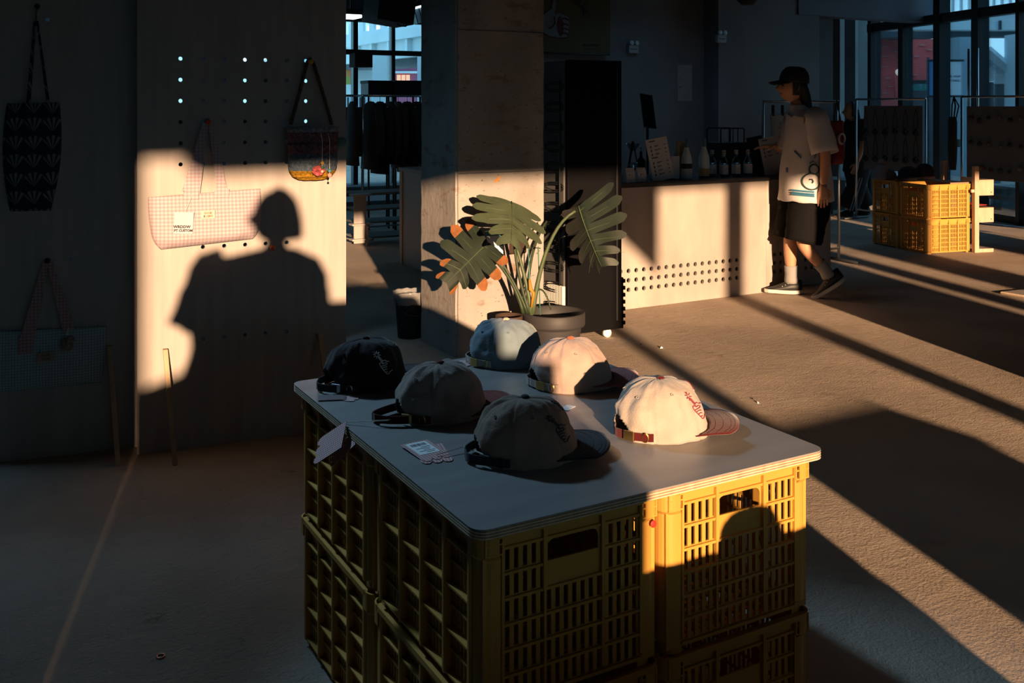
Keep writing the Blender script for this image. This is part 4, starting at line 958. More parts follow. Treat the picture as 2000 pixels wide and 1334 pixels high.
def limb_loft(pts, radii, n=18, wob=.08, seed=0):
    """tapered cloth tube with folds"""
    rings = []; pts = [Vector(p) for p in pts]
    for i, p in enumerate(pts):
        t = (pts[min(i+1, len(pts)-1)]-pts[max(i-1, 0)]).normalized(); a = t.cross(Vector((1, 0, 0))); 
        if a.length < .2: a = t.cross(Vector((0, 1, 0)))
        a.normalize(); b = t.cross(a); r = radii[i]; rx, ry = r if isinstance(r, tuple) else (r, r)
        rings.append([p+a*ry*math.cos(2*PI*k/n)*(1+wob*noise.noise(Vector((math.cos(2*PI*k/n)*1.6, math.sin(2*PI*k/n)*1.6, i*.9+seed))))+b*rx*math.sin(2*PI*k/n)*(1+wob*noise.noise(Vector((math.cos(2*PI*k/n)*1.6, math.sin(2*PI*k/n)*1.6, i*.9+seed+5)))) for k in range(n)])
    return rings
def fine(pts, radii, n):
    out = []; ro = []
    m = len(pts)-1
    for k in range(n+1):
        q = k/n*m; i = min(int(q), m-1); f = q-i; out.append(Vector(pts[i]).lerp(Vector(pts[i+1]), f))
        a, b = radii[i], radii[i+1]; a = a if isinstance(a, tuple) else (a, a); b = b if isinstance(b, tuple) else (b, b)
        ro.append((a[0]+(b[0]-a[0])*f, a[1]+(b[1]-a[1])*f))
    return out, ro
def shoe(parent, ankle, toe_dir, pitch, m, msole, L=.27):
    """trainer with sole; toe_dir yaw angle, pitch = rotation toe-down"""
    M_ = Matrix.Translation(ankle) @ Matrix.Rotation(toe_dir, 4, 'Z') @ Matrix.Rotation(pitch, 4, 'Y')
    up = []; so_ = []
    for k in range(13):
        q = k/12; x = -.075+L*q; w = .036+.012*math.sin(PI*min(1, q*1.15))+.006*math.sin(q*PI*2); w *= 1 if q < .86 else math.sqrt(max(.03, 1-((q-.86)/.145)**2)); w *= 1 if q > .1 else (.65+3.5*q)
        h = .085 if q < .32 else (.085-.045*((q-.32)/.4) if q < .72 else .040-.018*(q-.72)/.28)
        up.append([(x, w*math.cos(a)*(1 if math.sin(a) < .3 else .86), -.082+max(0, h)*(.5+.5*math.sin(a)) if math.sin(a) > -.4 else -.082+.3*h*(.5+.5*math.sin(a))) for a in [2*PI*j/16 for j in range(16)]])
        so_.append([(x*1.02, w*1.10*math.cos(a), -.094+(.024 if math.sin(a) > 0 else 0)+.008*q*q) for a in [2*PI*j/16 for j in range(16)]])
    o = MB().loft(up, True, True, True, M_).build('shoe', m, parent); fixn(o)
    s = MB().loft(so_, True, True, False, M_).build('sole', msole, o); fixn(s)
    st = MB()
    for k in range(3): st.tube([M_ @ Vector((.03+.022*k+.012*abs(y)/.04*0, y, -.012-.010*k-abs(y)*.25)) for y in (-.036, -.02, 0, .02, .036)], .0035, 5)
    st.build('lace', msole, o)
    return o
M_skin = mat('warm_skin', (.48, .25, .15), .5, sss=.0, spec=.3); M_hair = mat('black_hair', (.012, .010, .010), .45, bump=.5, bscale=160, stretch=(1, 1, .08)); M_eye = mat('dark_eye', (.02, .015, .012), .2); M_lip = mat('lips', (.38, .14, .11), .5)
def person(label, loc, rot, J, K):
    """J: joints in the person's frame (x ahead, y to their left); K: clothes"""
    t = thing('person', label, 'person', loc, rot)
    V = []; E = []; Rr = []
    def node(p, r): V.append(Vector(p)); Rr.append(r); return len(V)-1
    def chain(start, pts):
        i = start
        for p, r in pts:
            k = node(p, r)
            if i is not None: E.append((i, k))
            i = k
        return i
    pelvis = node(J['pelvis'], (.11, .14)); chest = chain(pelvis, [(lerp3(J['pelvis'], J['chest'], .5), (.10, .125)), (J['chest'], (.11, .15))])
    neck = chain(chest, [(J['neck'], .052), (lerp3(J['neck'], J['head'], .55), .050)])
    for sfx in ('l', 'r'):
        chain(chest, [(J['sho_'+sfx], .056), (lerp3(J['sho_'+sfx], J['elb_'+sfx], .5), .045), (J['elb_'+sfx], .038), (lerp3(J['elb_'+sfx], J['wri_'+sfx], .4), .036), (J['wri_'+sfx], (.026, .022))])
        chain(pelvis, [(J['hip_'+sfx], .085), (lerp3(J['hip_'+sfx], J['kne_'+sfx], .55), .068), (J['kne_'+sfx], .052), (lerp3(J['kne_'+sfx], J['ank_'+sfx], .35), .052), (lerp3(J['kne_'+sfx], J['ank_'+sfx], .75), .036), (J['ank_'+sfx], .033)])
    mb = MB(); mb.add(*skin_mesh(V, E, Rr), True)
    for sfx in ('l', 'r'):
        d = J.get('hnd_'+sfx) or (Vector(J['wri_'+sfx])-Vector(J['elb_'+sfx])); th = 1 if sfx == 'l' else -1
        palm, ch = hand_graph(J['wri_'+sfx], d, J.get('pn_'+sfx, (0, -th, 0)), 1.0, K.get('curl', .4), J.get('th_'+sfx, th))
        d = Vector(d).normalized(); w = Vector(J['wri_'+sfx]); n = Vector(J.get('pn_'+sfx, (0, -th, 0))); n = (n-d*n.dot(d)).normalized(); sdv = d.cross(n)
        rings = []
        for q, a, b in ((-.012, .024, .018), (.015, .027, .017), (.045, .036, .016), (.075, .041, .0145), (.095, .038, .012)):
            rings.append([w+d*q+sdv*a*math.cos(2*PI*k/14)+n*b*math.sin(2*PI*k/14) for k in range(14)])
        mb.loft(rings)
        for c in ch: 
            mb.add(*skin_mesh([p for p, r in c], [(i, i+1) for i in range(len(c)-1)], [r for p, r in c], 1), True)
    turn = K.get('turn', 0.0); hc = J['head']
    M_ = head_verts(hc[0], hc[2], K.get('hs', 1.0), turn, K.get('nod', 0.0), mb)
    dy = hc[1]
    body = mb.build('body', K.get('skin', M_skin), t)
    hs = K.get('hs', 1.0)
    for sy in (-1, 1):
        MB().lathe([(.0095*math.sin(PI*j/6), -.0095*math.cos(PI*j/6)) for j in range(7)], 12, M_ @ Matrix.Translation(Vector((.083, sy*.030, .004))*hs) @ Matrix.Scale(.75, 4, Vector((0, 0, 1))), cap=False).build('eye', M_eye, t)
        er = [[(r_*math.cos(2*PI*k/14)*.62, dd, r_*math.sin(2*PI*k/14)) for k in range(14)] for r_, dd in ((.012, -.004), (.028, .004), (.031, .010), (.022, .008), (.012, .002))]
        MB().loft([[Vector((x, y*sy, z)) for x, y, z in r] for r in er], True, True, True, M_ @ Matrix.Translation(Vector((-.006, sy*.072, -.012))*hs) @ Matrix.Rotation(-.25*sy, 4, 'Z')).build('ear', K.get('skin', M_skin), t)
        MB().tube([M_ @ Vector((.088-.010*abs(y-.03)/.02, sy*y, .026))*1.0 for y in (.014, .024, .034, .044)], .0028, 5).build('eyebrow', M_hair, t)
    MB().tube([M_ @ (Vector((.098-.012*abs(y)/.02, y, -.058))*hs) for y in (-.02, -.01, 0, .01, .02)], [.003, .005, .0055, .005, .003], 6).build('lips', M_lip, t)
    # hair: a cap of hair and, if long, a fall behind the neck
    hb = MB(); vs = []; n = 30; mrows = 14
    for j in range(mrows+1):
        for i in range(n+1):
            az = math.radians(75)+math.radians(210)*i/n; el = PI/2-(PI/2+.55)*j/mrows
            rr = 1.09+.02*noise.noise(Vector((az*4, el*3, 1)))
            vs.append(M_ @ (Vector((.098*math.cos(az)*math.cos(el), .080*math.sin(az)*math.cos(el), .120*math.sin(el)))*rr*hs))
    hb.add(vs, [(j*(n+1)+i, j*(n+1)+i+1, (j+1)*(n+1)+i+1, (j+1)*(n+1)+i) for j in range(mrows) for i in range(n)], True)
    hl = K.get('hair', 0)
    if hl:
        rings = []
        for k in range(9):
            q = k/8; z = hc[2]+.02-hl*q; rings.append([M_ @ Vector((-.045-.055*math.sin(q*1.7)*min(1, hl/.26)+(.055-.015*q)*math.cos(a)*(1+.06*noise.noise(Vector((a*3, q*2, 4)))), (.088-.012*q)*math.sin(a), z-hc[2])) for a in [2*PI*i/22 for i in range(22)]])
        hb.loft(rings)
    hb.build('hair', M_hair, t)
    if K.get('cap'):
        f = cap_fn(91, rx=.108, ry=.090, h=.118); cv = []; cf = []; NA, NT = 60, 16
        Mc = M_ @ Matrix.Translation((-.002, 0, .022)) @ Matrix.Rotation(-.06, 4, 'Y')
        for j in range(NT+1):
            for i in range(NA): cv.append(Mc @ f(2*PI*i/NA, j/NT*.995))
        for j in range(NT):
            for i in range(NA): k = (i+1) % NA; cf.append((j*NA+i, j*NA+k, (j+1)*NA+k, (j+1)*NA+i))
        o = shell(MB().add(cv, cf, True).build('cap', K['cap'], t), .002)
        vv = []; m_ = 7; n_ = 19
        for i in range(n_):
            a = -1.15+2.3*i/(n_-1); p0 = f(a, .07); s_ = math.sin(a); tx = .095+.085*math.sqrt(max(0, 1-(s_/.93)**2))**.8
            for j in range(m_): w = j/(m_-1); p = Vector((p0.x, p0.y, 0)).lerp(Vector((max(tx, p0.x+.001), .086*s_, 0)), w); p.z = .012-.020*w-(p.y/.085)**2*.018; vv.append(Mc @ p)
        shell(MB().add(vv, [(i*m_+j, i*m_+j+1, (i+1)*m_+j+1, (i+1)*m_+j) for i in range(n_-1) for j in range(m_-1)], True).build('cap_visor', K['cap'], o), .003)
    # shirt
    rings = []
    S = K['shirt']
    for k in range(31):
        q = k/30*(len(S)-1); i = min(int(q), len(S)-2); fq = q-i; fq = fq*fq*(3-2*fq); a, b = S[i], S[i+1]
        c = [a[j]+(b[j]-a[j])*fq for j in range(5)]; rings.append(ellring(*c, n=44, wob=.11*min(1, k/8), seed=3))
    sh = shell(MB().loft(rings, True, False).build('shirt', K['mshirt'], t)); 
    for sfx, sg in (('l', 1), ('r', -1)):
        a, b = Vector(J['sho_'+sfx]), Vector(J['elb_'+sfx]); e = a.lerp(b, K.get('sleeve', .95))
        pts, rr = fine([a+Vector((0, -.05*sg, .005)), a+Vector((0, .012*sg, -.01)), a.lerp(e, .45), e], [(.070, .070), (.082, .074), (.086, .074), K.get('cuff', (.098, .085))], 10)
        o = MB().loft(limb_loft(pts, rr, 24, .14, sg*3), True, False).build('sleeve', K['mshirt'], sh); shell(o)
    # trousers or shorts
    for sfx in ('l', 'r'):
        hip, kn, an = Vector(J['hip_'+sfx]), Vector(J['kne_'+sfx]), Vector(J['ank_'+sfx])
        if K['legs'] == 'shorts': pts, rr = fine([hip+Vector((0, 0, .10)), hip, hip.lerp(kn, .5), hip.lerp(kn, .93)], [(.125, .115), (.145, .125), (.135, .125), (.128, .120)], 12)
        else: pts, rr = fine([hip+Vector((0, 0, .10)), hip, kn, an+Vector((0, 0, K.get('hem', .02)))], [(.125, .115), (.13, .12), K.get('rk', (.10, .10)), K.get('ra', (.105, .11))], 14)
        o = MB().loft(limb_loft(pts, rr, 24, .12, 11 if sfx == 'l' else 17), True, False).build('shorts_leg' if K['legs'] == 'shorts' else 'trouser_leg', K['mleg'], t); shell(o)
        if K['legs'] == 'shorts':
            pts, rr = fine([kn.lerp(an, .62), kn.lerp(an, .85), an+Vector((0, 0, -.02))], [.045, .042, .046], 6)
            shell(MB().loft(limb_loft(pts, rr, 16, .06, 5), True, False).build('sock', K['msock'], t), .003)
        shoe(t, an, J.get('fy_'+sfx, 0), J.get('fp_'+sfx, 0), K['mshoe'], K['msole'])
    return t, sh, M_
# the walking woman in the oversized white T-shirt
wp = W(1560, 578, 7.3); k_ = 7.3/1944
def LJ(px, py, y=0.0): return Vector((-(px-1560)*k_, y, (578-py)*k_))
M_tee = mat('white_cotton', (.55, .52, .52), .9, var=.05, vscale=6, bump=.15, bscale=50, spec=.1); M_shorts = mat('black_shorts', (.007, .0065, .007), .9, spec=.08, bump=.2, bscale=40); M_sock = mat('grey_sock', (.25, .245, .24), .9, bump=.4, bscale=200); M_shoe = mat('black_trainer', (.02, .02, .02), .5); M_sole = mat('worn_white_sole', (.5, .46, .40), .7); M_capk = mat('dark_cap_cloth', (.02, .019, .020), .85)
J = dict(pelvis=LJ(1572, 385), chest=LJ(1570, 262), neck=LJ(1559, 214), head=LJ(1549, 168), sho_l=LJ(1580, 228, .175), elb_l=LJ(1591, 302, .255), wri_l=LJ(1587, 358, .25), sho_r=LJ(1566, 228, -.165), elb_r=LJ(1556, 300, -.20), wri_r=LJ(1527, 287, -.20),
   hip_l=LJ(1574, 400, .085), kne_l=LJ(1560, 474, .09), ank_l=LJ(1611, 531, .09), hip_r=LJ(1566, 400, -.085), kne_r=LJ(1549, 474, -.08), ank_r=LJ(1551, 551, -.08),
   hnd_l=(.02, -.02, -1), pn_l=(-.25, -1, 0), th_l=-1, hnd_r=(1, .1, -.05), pn_r=(0, .15, -1), th_r=-1, fp_l=.62, fy_l=0, fp_r=0)
K = dict(cap=M_capk, hair=.26, shirt=[(LJ(1559, 0).x, 0, LJ(0, 205).z, .066, .070), (LJ(1563, 0).x, 0, LJ(0, 214).z, .085, .105), (LJ(1570, 0).x, 0, LJ(0, 228).z, .125, .185), (LJ(1573, 0).x, 0, LJ(0, 275).z, .160, .215), (LJ(1573, 0).x, 0, LJ(0, 335).z, .178, .225), (LJ(1573, 0).x, 0, LJ(0, 391).z, .196, .235)], mshirt=M_tee, legs='shorts', mleg=M_shorts, msock=M_sock, mshoe=M_shoe, msole=M_sole, curl=.28, sleeve=.93, cuff=(.094, .074))
woman, wsh, _ = person('person in dark cap and oversized white printed T-shirt walking past counter', (wp.x, wp.y, 0), math.radians(150.6), J, K)
# prints on the shirt: two outlined rings and a blue striped bar, laid on the cloth
S_ = K['shirt']
def on_shirt(px, py, out=.006):
    z = LJ(0, py).z; q = None
    for i in range(len(S_)-1):
        if S_[i][2] >= z >= S_[i+1][2]:
            f = (S_[i][2]-z)/(S_[i][2]-S_[i+1][2]); f0 = 0; 
            g_ = 0.5
            for _ in range(20): 
                h_ = g_*g_*(3-2*g_)
                g_ -= (h_-f)*.5
            h_ = f; c = [S_[i][j]+(S_[i+1][j]-S_[i][j])*h_ for j in range(5)]
    x = LJ(px, 0).x; cs = max(-.98, min(.98, (x-c[0])/(c[3]))); a = math.acos(cs)
    w1 = 1+.11*noise.noise(Vector((a*1.3, z*5, 3))); w2 = 1+.11*noise.noise(Vector((a*1.3, z*5, 12)))
    return Vector((c[0]+(c[3]+out)*math.cos(a)*w1, c[1]+(c[4]+out)*math.sin(a)*w2, z))
M_tprint = mat('dark_teal_print', (.03, .06, .06), .8); M_bprint = mat('blue_print', (.04, .16, .26), .8); M_yprint = mat('mustard_print', (.35, .25, .05), .8); M_gprint = mat('grey_print', (.20, .24, .28), .8)
pr = MB()
for cx, cy, rx, ry in ((1571.5, 327, 9, 9), (1567, 350, 16, 15.5)): pr.tube([on_shirt(cx+rx*math.cos(2*PI*k/24), cy+ry*math.sin(2*PI*k/24)) for k in range(25)], .0055, 5)
pr.tube([on_shirt(1563, 346), on_shirt(1568, 346), on_shirt(1570, 350), on_shirt(1568, 353)], .005, 5)
pr.build('shirt_print', M_tprint, wsh)
for y in (367.5, 372, 375.5): MB().tube([on_shirt(x, y+.055*(x-1535)) for x in range(1535, 1572, 4)], .0065, 5).build('shirt_stripe', M_bprint, wsh)
pr = MB()
for pts in ([(1563, 316), (1570, 312), (1575, 317)], [(1566, 300), (1570, 290), (1566, 282), (1571, 274)], [(1573, 306), (1577, 296), (1572, 288)], [(1540, 294), (1549, 306)], [(1536, 222), (1542, 228)]): pr.tube([on_shirt(*p) for p in pts], .006, 5)
pr.tube([on_shirt(1531, y) for y in (326, 330, 335)], .009, 5)
pr.build('shirt_print', M_gprint, wsh)
MB().tube([on_shirt(1576, y) for y in (246, 252, 258)], .011, 5).tube([on_shirt(1558, y) for y in (228, 234, 240)], .008, 5).build('shirt_print', M_yprint, wsh)
# dark figure far behind
bp2 = W(1662, 404, 12.6); k2 = 12.6/1944
def LB(px, py, y=0.0): return Vector((-(px-1662)*k2, y, (404-py)*k2))
M_btee = mat('black_tee', (.014, .015, .017), .9); M_btr = mat('black_wide_trousers', (.012, .013, .015), .9)
J2 = dict(pelvis=LB(1672, 305), chest=LB(1672, 252), neck=LB(1668, 222), head=LB(1663, 200), sho_l=LB(1676, 226, .16), elb_l=LB(1672, 268, .22), wri_l=LB(1663, 300, .2), sho_r=LB(1668, 226, -.16), elb_r=LB(1676, 268, -.2), wri_r=LB(1668, 300, -.2),
   hip_l=LB(1674, 312, .08), kne_l=LB(1666, 352, .09), ank_l=LB(1650, 392, .09), hip_r=LB(1672, 312, -.08), kne_r=LB(1680, 352, -.08), ank_r=LB(1690, 390, -.08), fp_r=.3)
K2 = dict(hair=.42, hs=.95, shirt=[(J2['neck'].x, 0, LB(0, 219).z, .06, .065), (J2['chest'].x, 0, LB(0, 228).z, .11, .17), (J2['chest'].x, 0, LB(0, 262).z, .13, .18), (J2['pelvis'].x, 0, LB(0, 318).z, .15, .19)], mshirt=M_btee, legs='trousers', mleg=M_btr, rk=(.115, .11), ra=(.14, .12), mshoe=M_shoe, msole=M_shoe, sleeve=.8)
dark, _s, _m = person('person with long hair in black T-shirt and wide trousers, far behind', (bp2.x, bp2.y, 0), math.radians(150.6), J2, K2)
for i, dx in enumerate((0, .03)): MB().tube([(J2['hip_l'].x-.02+dx+(J2['ank_l'].x-J2['hip_l'].x)*q, .215-.0*q, J2['hip_l'].z+(J2['ank_l'].z-J2['hip_l'].z)*q) for q in (0.2, .5, .8, 1)], .008, 5).build('trouser_stripe', M_gprint, dark)
# the photographer, behind the viewpoint
def pan(px, py):
    w, d = on_line(px, RPa, RPb); q = W(px, py, d); s = q.x*SX+q.y*SYD; u = q.x*SYD-q.y*SX; return u, q.z+s*SUN_T
PS = -.30
pp = US(0, PS); 
def LP_(px, py, f=0.0):                     # frame: x ahead along the sunlight, y left
    u, v = pan(px, py); return Vector((f, -u, v+.30*SUN_T))
J3 = dict(pelvis=LP_(510, 700), chest=LP_(512, 560), neck=LP_(542, 492), head=LP_(537, 424), sho_l=LP_(415, 520), elb_l=LP_(362, 640, -.05), wri_l=LP_(440, 610, .16), sho_r=LP_(600, 540), elb_r=LP_(622, 640, -.05), wri_r=LP_(560, 610, .16),
   hip_l=LP_(480, 730), kne_l=Vector((0, .16, .48)), ank_l=Vector((0, .17, .09)), hip_r=LP_(560, 730), kne_r=Vector((.0, -.08, .48)), ank_r=Vector((0, -.09, .09)), hnd_l=(.5, -.8, 0), pn_l=(.8, .5, .2), hnd_r=(.5, .8, 0), pn_r=(.8, -.5, .2))
J3['head'].y = 0
uc = J3['chest'].y
K3 = dict(turn=1.25, hs=.98, hair=.11, cap=None, shirt=[(0, J3['neck'].y, J3['neck'].z+.01, .075, .085), (0, uc, LP_(512, 510).z, .11, .24), (0, uc, LP_(512, 545).z, .14, .272), (0, uc+.01, LP_(512, 640).z, .15, .285), (0, uc+.02, LP_(500, 760).z, .16, .30)], mshirt=mat('dark_jacket', (.04, .045, .05), .9), legs='trousers', mleg=M_btr, mshoe=M_shoe, msole=M_shoe, sleeve=1.0, cuff=(.07, .07))
ph, _s, _m = person('person standing behind the viewpoint whose shadow falls on the pegboard', (pp.x, pp.y, 0), math.atan2(SYD, SX), J3, K3)
# ------------------------------------------------------------------ on the counter
M_lab = mat('label_paper', (.55, .53, .52), .7); M_clear = glass_mat('bottle_glass', (.55, .66, .70), .35); M_frost = mat('frosted_glass', (.42, .52, .56), .35, spec=.5); M_kraft = mat('kraft_gold_label', (.48, .30, .12), .6)
M_blueseal = mat('blue_foil', (.05, .13, .19), .4); M_inkl = mat('faded_ink', (.06, .06, .07), .8)
def on_counter(px, y): p = Py(px, 300, y); return p.x
def frosted(px, y, label, low, lab_m, sc_=1.0):
    t = thing('glass_bottle', label, 'bottle', (on_counter(px, y), y, CT), 0, 'tall frosted bottles')
    MB().lathe([(r*sc_, z*sc_) for r, z in ((.0, 0), (.036, 0), (.039, .006), (.039, .135), (.034, .165), (.018, .212), (.0145, .235), (.0145, .262))], 28).build('bottle_body', M_frost, t)
    MB().lathe([(r*sc_, z*sc_) for r, z in ((.0155, .228), (.016, .232), (.0165, .285), (.015, .290), (.0, .291))], 20, cap=False).build('seal', M_blueseal, t)
    MB().lathe([(.0396*sc_, z*sc_) for z in (.02, .072)], 28, cap=False).build('label', lab_m, t)
    MB().lathe([(.0398*sc_, z*sc_) for z in ((.075, .112) if low else (.004, .016))], 28, cap=False).build('dark_band', M_black, t)
    lb = MB()
    for k in range(4): lb.box(-.020+.004*(k % 2), .018-.006*(k % 3), -.0405*sc_, -.0400*sc_, .062-.011*k, .0645-.011*k)
    lb.build('label_print', M_inkl, t)
frosted(1341, 5.70, 'tall frosted bottle with dark lower half and white label', True, M_lab)
frosted(1375, 5.70, 'tall frosted bottle with golden brown label', False, M_kraft, 1.01)
def small_bottle(px, y, label):
    t = thing('small_bottle', label, 'bottle', (on_counter(px, y), y, CT), 0, 'small clear bottles with grey labels')
    MB().lathe([(0, 0), (.030, 0), (.033, .006), (.033, .105), (.029, .125), (.013, .145), (.0125, .178), (.0145, .179), (.0145, .186), (.011, .187)], 28).build('bottle_body', M_clear, t)
    MB().lathe([(0, .006), (.0295, .007), (.0295, .10), (0, .101)], 20).build('liquid', mat('pale_liquid', (.14, .19, .21), .1, spec=.6), t)
    MB().lathe([(.0138, .170), (.0145, .174), (.0145, .200), (.0, .201)], 18).build('cork', mat('pinkish_cork', (.42, .33, .29), .8), t)
    MB().lathe([(.0336, .022), (.0336, .092)], 28, cap=False).build('label', M_lab, t)
    pb = MB()
    for cx, cz, r in ((.010, .070, .011), (-.008, .054, .006), (-.003, .036, .006)): pb.tube([(cx+r*math.cos(a), -.0345+((cx+r*math.cos(a))**2)*14, cz+r*math.sin(a)) for a in [2*PI*k/14 for k in range(12)]], .0011, 4)
    pb.build('label_print', M_inkl, t)
small_bottle(1390.5, 5.78, 'small clear bottle tucked behind the gold labelled bottle'); small_bottle(1413.5, 5.70, 'small clear bottle, third from the right in its row'.replace('third', 'third'))
small_bottle(1437.5, 5.70, 'small clear bottle, middle of the three in front'); small_bottle(1460.5, 5.70, 'small clear bottle, rightmost beside the black menu stand')
def menu(px, y, w, h, label, lean, ang, rows, dark_back=False):
    t = thing('menu_board', label, 'menu', (on_counter(px, y), y, CT+.001), ang)
    M_ = Matrix.Rotation(lean, 4, 'Y') @ Matrix.Rotation(-.12, 4, 'X')
    s = MB().bbox(-w/2, w/2, -.003, .003, 0, h, .0015, M_).build('sheet', mat('menu_white', (.50, .49, .50), .5), t)
    pr = MB(); z = h-.022
    for k, r in enumerate(rows):
        if r == 'H': pr.box(-w*.36, -w*.08, -.0042, -.0031, z, z+.008, M_); z -= .034
        else:
            pr.box(-w*.34, -w*.29, -.0042, -.0031, z-.008, z+.008, M_); pr.box(-w*.16, w*(.02+.04*(k % 3)), -.0042, -.0031, z+.001, z+.0055, M_); pr.box(-w*.16, w*(-.04+.03*(k % 2)), -.0042, -.0031, z-.005, z-.002, M_); pr.box(w*.31, w*.38, -.0042, -.0031, z-.001, z+.005, M_); z -= .028
    pr.build('menu_print', M_inkl, s)
    MB().bbox(-w/2+.02, w/2+.02, .0, .075, 0, .008, .002).build('foot', M_black, t)
    MB().add([M_ @ Vector((-.03, .004, h*.6)), M_ @ Vector((.03, .004, h*.6)), (.03, .075, .006), (-.03, .075, .006), M_ @ Vector((-.03, .007, h*.6)), M_ @ Vector((.03, .007, h*.6)), (.03, .078, .008), (-.03, .078, .008)], [(0,1,2,3),(7,6,5,4),(0,4,5,1),(1,5,6,2),(2,6,7,3),(3,7,4,0)]).build('prop', M_black, t)
    return t
menu(1296, 5.66, .19, .305, 'white printed menu sheet leaning on the counter left of bottles', -.14, 0, ['H', 'r', 'r', 'r', 'H', 'r', 'r', 'r', 'r'])
menu(1513, 5.72, .20, .29, 'printed menu sheet at the counter end beside the walking person', -.14, 0, ['H', 'r', 'r', 'r', 'r'])
t = thing('black_board', 'tilted black board standing at the right of the small bottles', 'board', (on_counter(1490, 5.80), 5.80, CT)); MB().bbox(-.10, .05, -.006, .006, 0, .30, .002, Matrix.Rotation(-.14, 4, 'Y') @ Matrix.Rotation(-.1, 4, 'X')).build('board', M_black, t); MB().bbox(-.06, .06, -.01, .09, 0, .01, .002).build('foot', M_black, t)
t = thing('white_slab', 'pale folded card standing just behind the left menu sheet', 'card', (on_counter(1318, 5.74), 5.74, CT)); MB().bbox(-.04, .04, -.006, .006, 0, .165, .002).build('card', M_lab, t); MB().bbox(-.04, .04, -.006, .05, 0, .004, .001).build('fold', M_lab, t)
t = thing('kraft_pouch', 'brown kraft pouch standing behind the dark bottle', 'pouch', (on_counter(1330, 5.80), 5.80, CT)); MB().loft([[(w*x, d_*y_, z) for x, y_ in ((-1,-1),(0,-1.25),(1,-1),(1,1),(0,1.25),(-1,1))] for w, d_, z in ((.035,.03,0),(.042,.034,.03),(.042,.03,.15),(.040,.012,.24),(.040,.002,.27))], smooth=False).build('pouch_body', mat('kraft_paper', (.38, .27, .13), .75, bump=.1), t); MB().box(-.025, .025, -.028, -.026, .17, .225, Matrix.Rotation(.08, 4, 'X')).build('pouch_label', M_kraft, t)
for k, (px, lab) in enumerate(((1229, 'small white paper pouch beside the black cabinet edge'), (1251, 'small white paper pouch with silver top beside the left menu'))):
    t = thing('coffee_pouch', lab, 'pouch', (on_counter(px, 5.64), 5.64, CT), 0, 'small white pouches')
    MB().loft([[(.037*x, d_*y_, z) for x, y_ in ((-1,-1),(0,-1.2),(1,-1),(1,1),(0,1.2),(-1,1))] for d_, z in ((.018,0),(.022,.02),(.016,.07),(.003,.096))], smooth=False).build('pouch_body', M_lab, t)
    MB().box(-.015, .012, -.021, -.0195, .045, .056).box(-.022, .022, -.0225, -.021, .022, .0255).build('pouch_print', M_inkl, t)
    MB().box(-.036, .036, -.004, .004, .092, .1).build('pouch_seal', M_steel, t)
t = thing('wire_basket', 'black basket with tall wire handle behind the bottles', 'basket', (on_counter(1418, 6.02), 6.02, CT))
MB().bbox(-.14, .14, -.10, .10, 0, .245, .008).build('basket_body', M_black, t)
for y in (-.08, .08): MB().tube([(-.125, y, .24), (-.125, y, .345), (-.115, y, .355), (.105, y, .355), (.115, y, .345), (.115, y, .24)], .006, 6).build('wire_handle', M_black, t)
for x in (-.04, .0, .05): MB().tube([(x, -.08, .24), (x, -.08, .352)], .004, 6).build('wire_upright', M_black, t)
t = thing('dripper_stand', 'dark pour-over stand with glass jug beside the black cabinet', 'stand', (on_counter(1236, 5.95), 5.95, CT))
for sx in (-1, 1): MB().tube([(sx*.005, 0, .27), (sx*.06, 0, .0)], .005, 6).build('leg', M_black, t)
MB().tube([(.005, 0, .27), (0, .07, .0)], .005, 6).build('leg', M_black, t); MB().lathe([(.02, .2), (.05, .25), (.052, .255)], 20, cap=False).build('cone', M_clear, t); MB().lathe([(0, 0), (.045, 0), (.05, .05), (.03, .1), (.034, .115)], 22, cap=False).build('jug', M_clear, t)
t = thing('bar_tap', 'steel pump bottle at the far left of the counter', 'bottle', (on_counter(1252, 6.0), 6.0, CT)); MB().lathe([(0, 0), (.035, 0), (.037, .12), (.012, .15), (.010, .19)], 20).build('bottle_body', M_black, t); MB().tube([(0, 0, .19), (0, 0, .23), (-.03, -.02, .225)], .004, 6).build('pump', M_steel, t)
t = thing('tilted_mirror', 'tilted dark glass screen on a stand behind the counter', 'screen', (Py(1266, 300, 7.3).x, 7.3, 0))
Mt = Matrix.Translation((0, 0, 1.34)) @ Matrix.Rotation(.12, 4, 'Y') @ Matrix.Rotation(-.35, 4, 'X')
MB().bbox(-.07, .07, -.008, .008, -.16, .17, .004, Mt).build('frame', M_frame, t); MB().box(-.062, .062, -.0105, -.008, -.15, .16, Mt).build('screen_glass', mat('dark_mirror', (.03, .05, .06), .08, metal=.9), t); MB().tube([(0, .0, .0), (0, .01, 1.3)], .014, 8).build('pole', M_frame, t); MB().lathe([(0, 0), (.16, 0), (.16, .012), (.02, .02)], 24).build('base', M_frame, t)
# ------------------------------------------------------------------ back wall
def emerg(px, py, label, y):
    p = Py(px, py, y); t = thing('emergency_light', label, 'light', (p.x, p.y, p.z), 0, 'twin head emergency lights')
    MB().bbox(-.065, .065, -.05, -.002, -.07, .02, .006).build('housing', mat('grey_plastic_%d' % px, (.30, .33, .35), .5), t)
    MB().box(-.045, .04, -.052, -.05, -.03, -.022).build('label', M_inkl, t)
    for sx in (-1, 1): MB().lathe([(.012, 0), (.026, .012), (.028, .03), (.022, .034)], 16, Matrix.Translation((sx*.036, -.03, .044)) @ Matrix.Rotation(PI/2, 4, 'X')).build('lamp_head', M_frost, t); MB().tube([(sx*.036, -.03, .015), (sx*.036, -.03, .04)], .008, 6).build('neck', M_frame, t)
emerg(1233, 92, 'emergency light on the back wall just right of the yellow poster', YW); emerg(1405, 72, 'emergency light high on the wall pier beside the pipe', YW-.25)
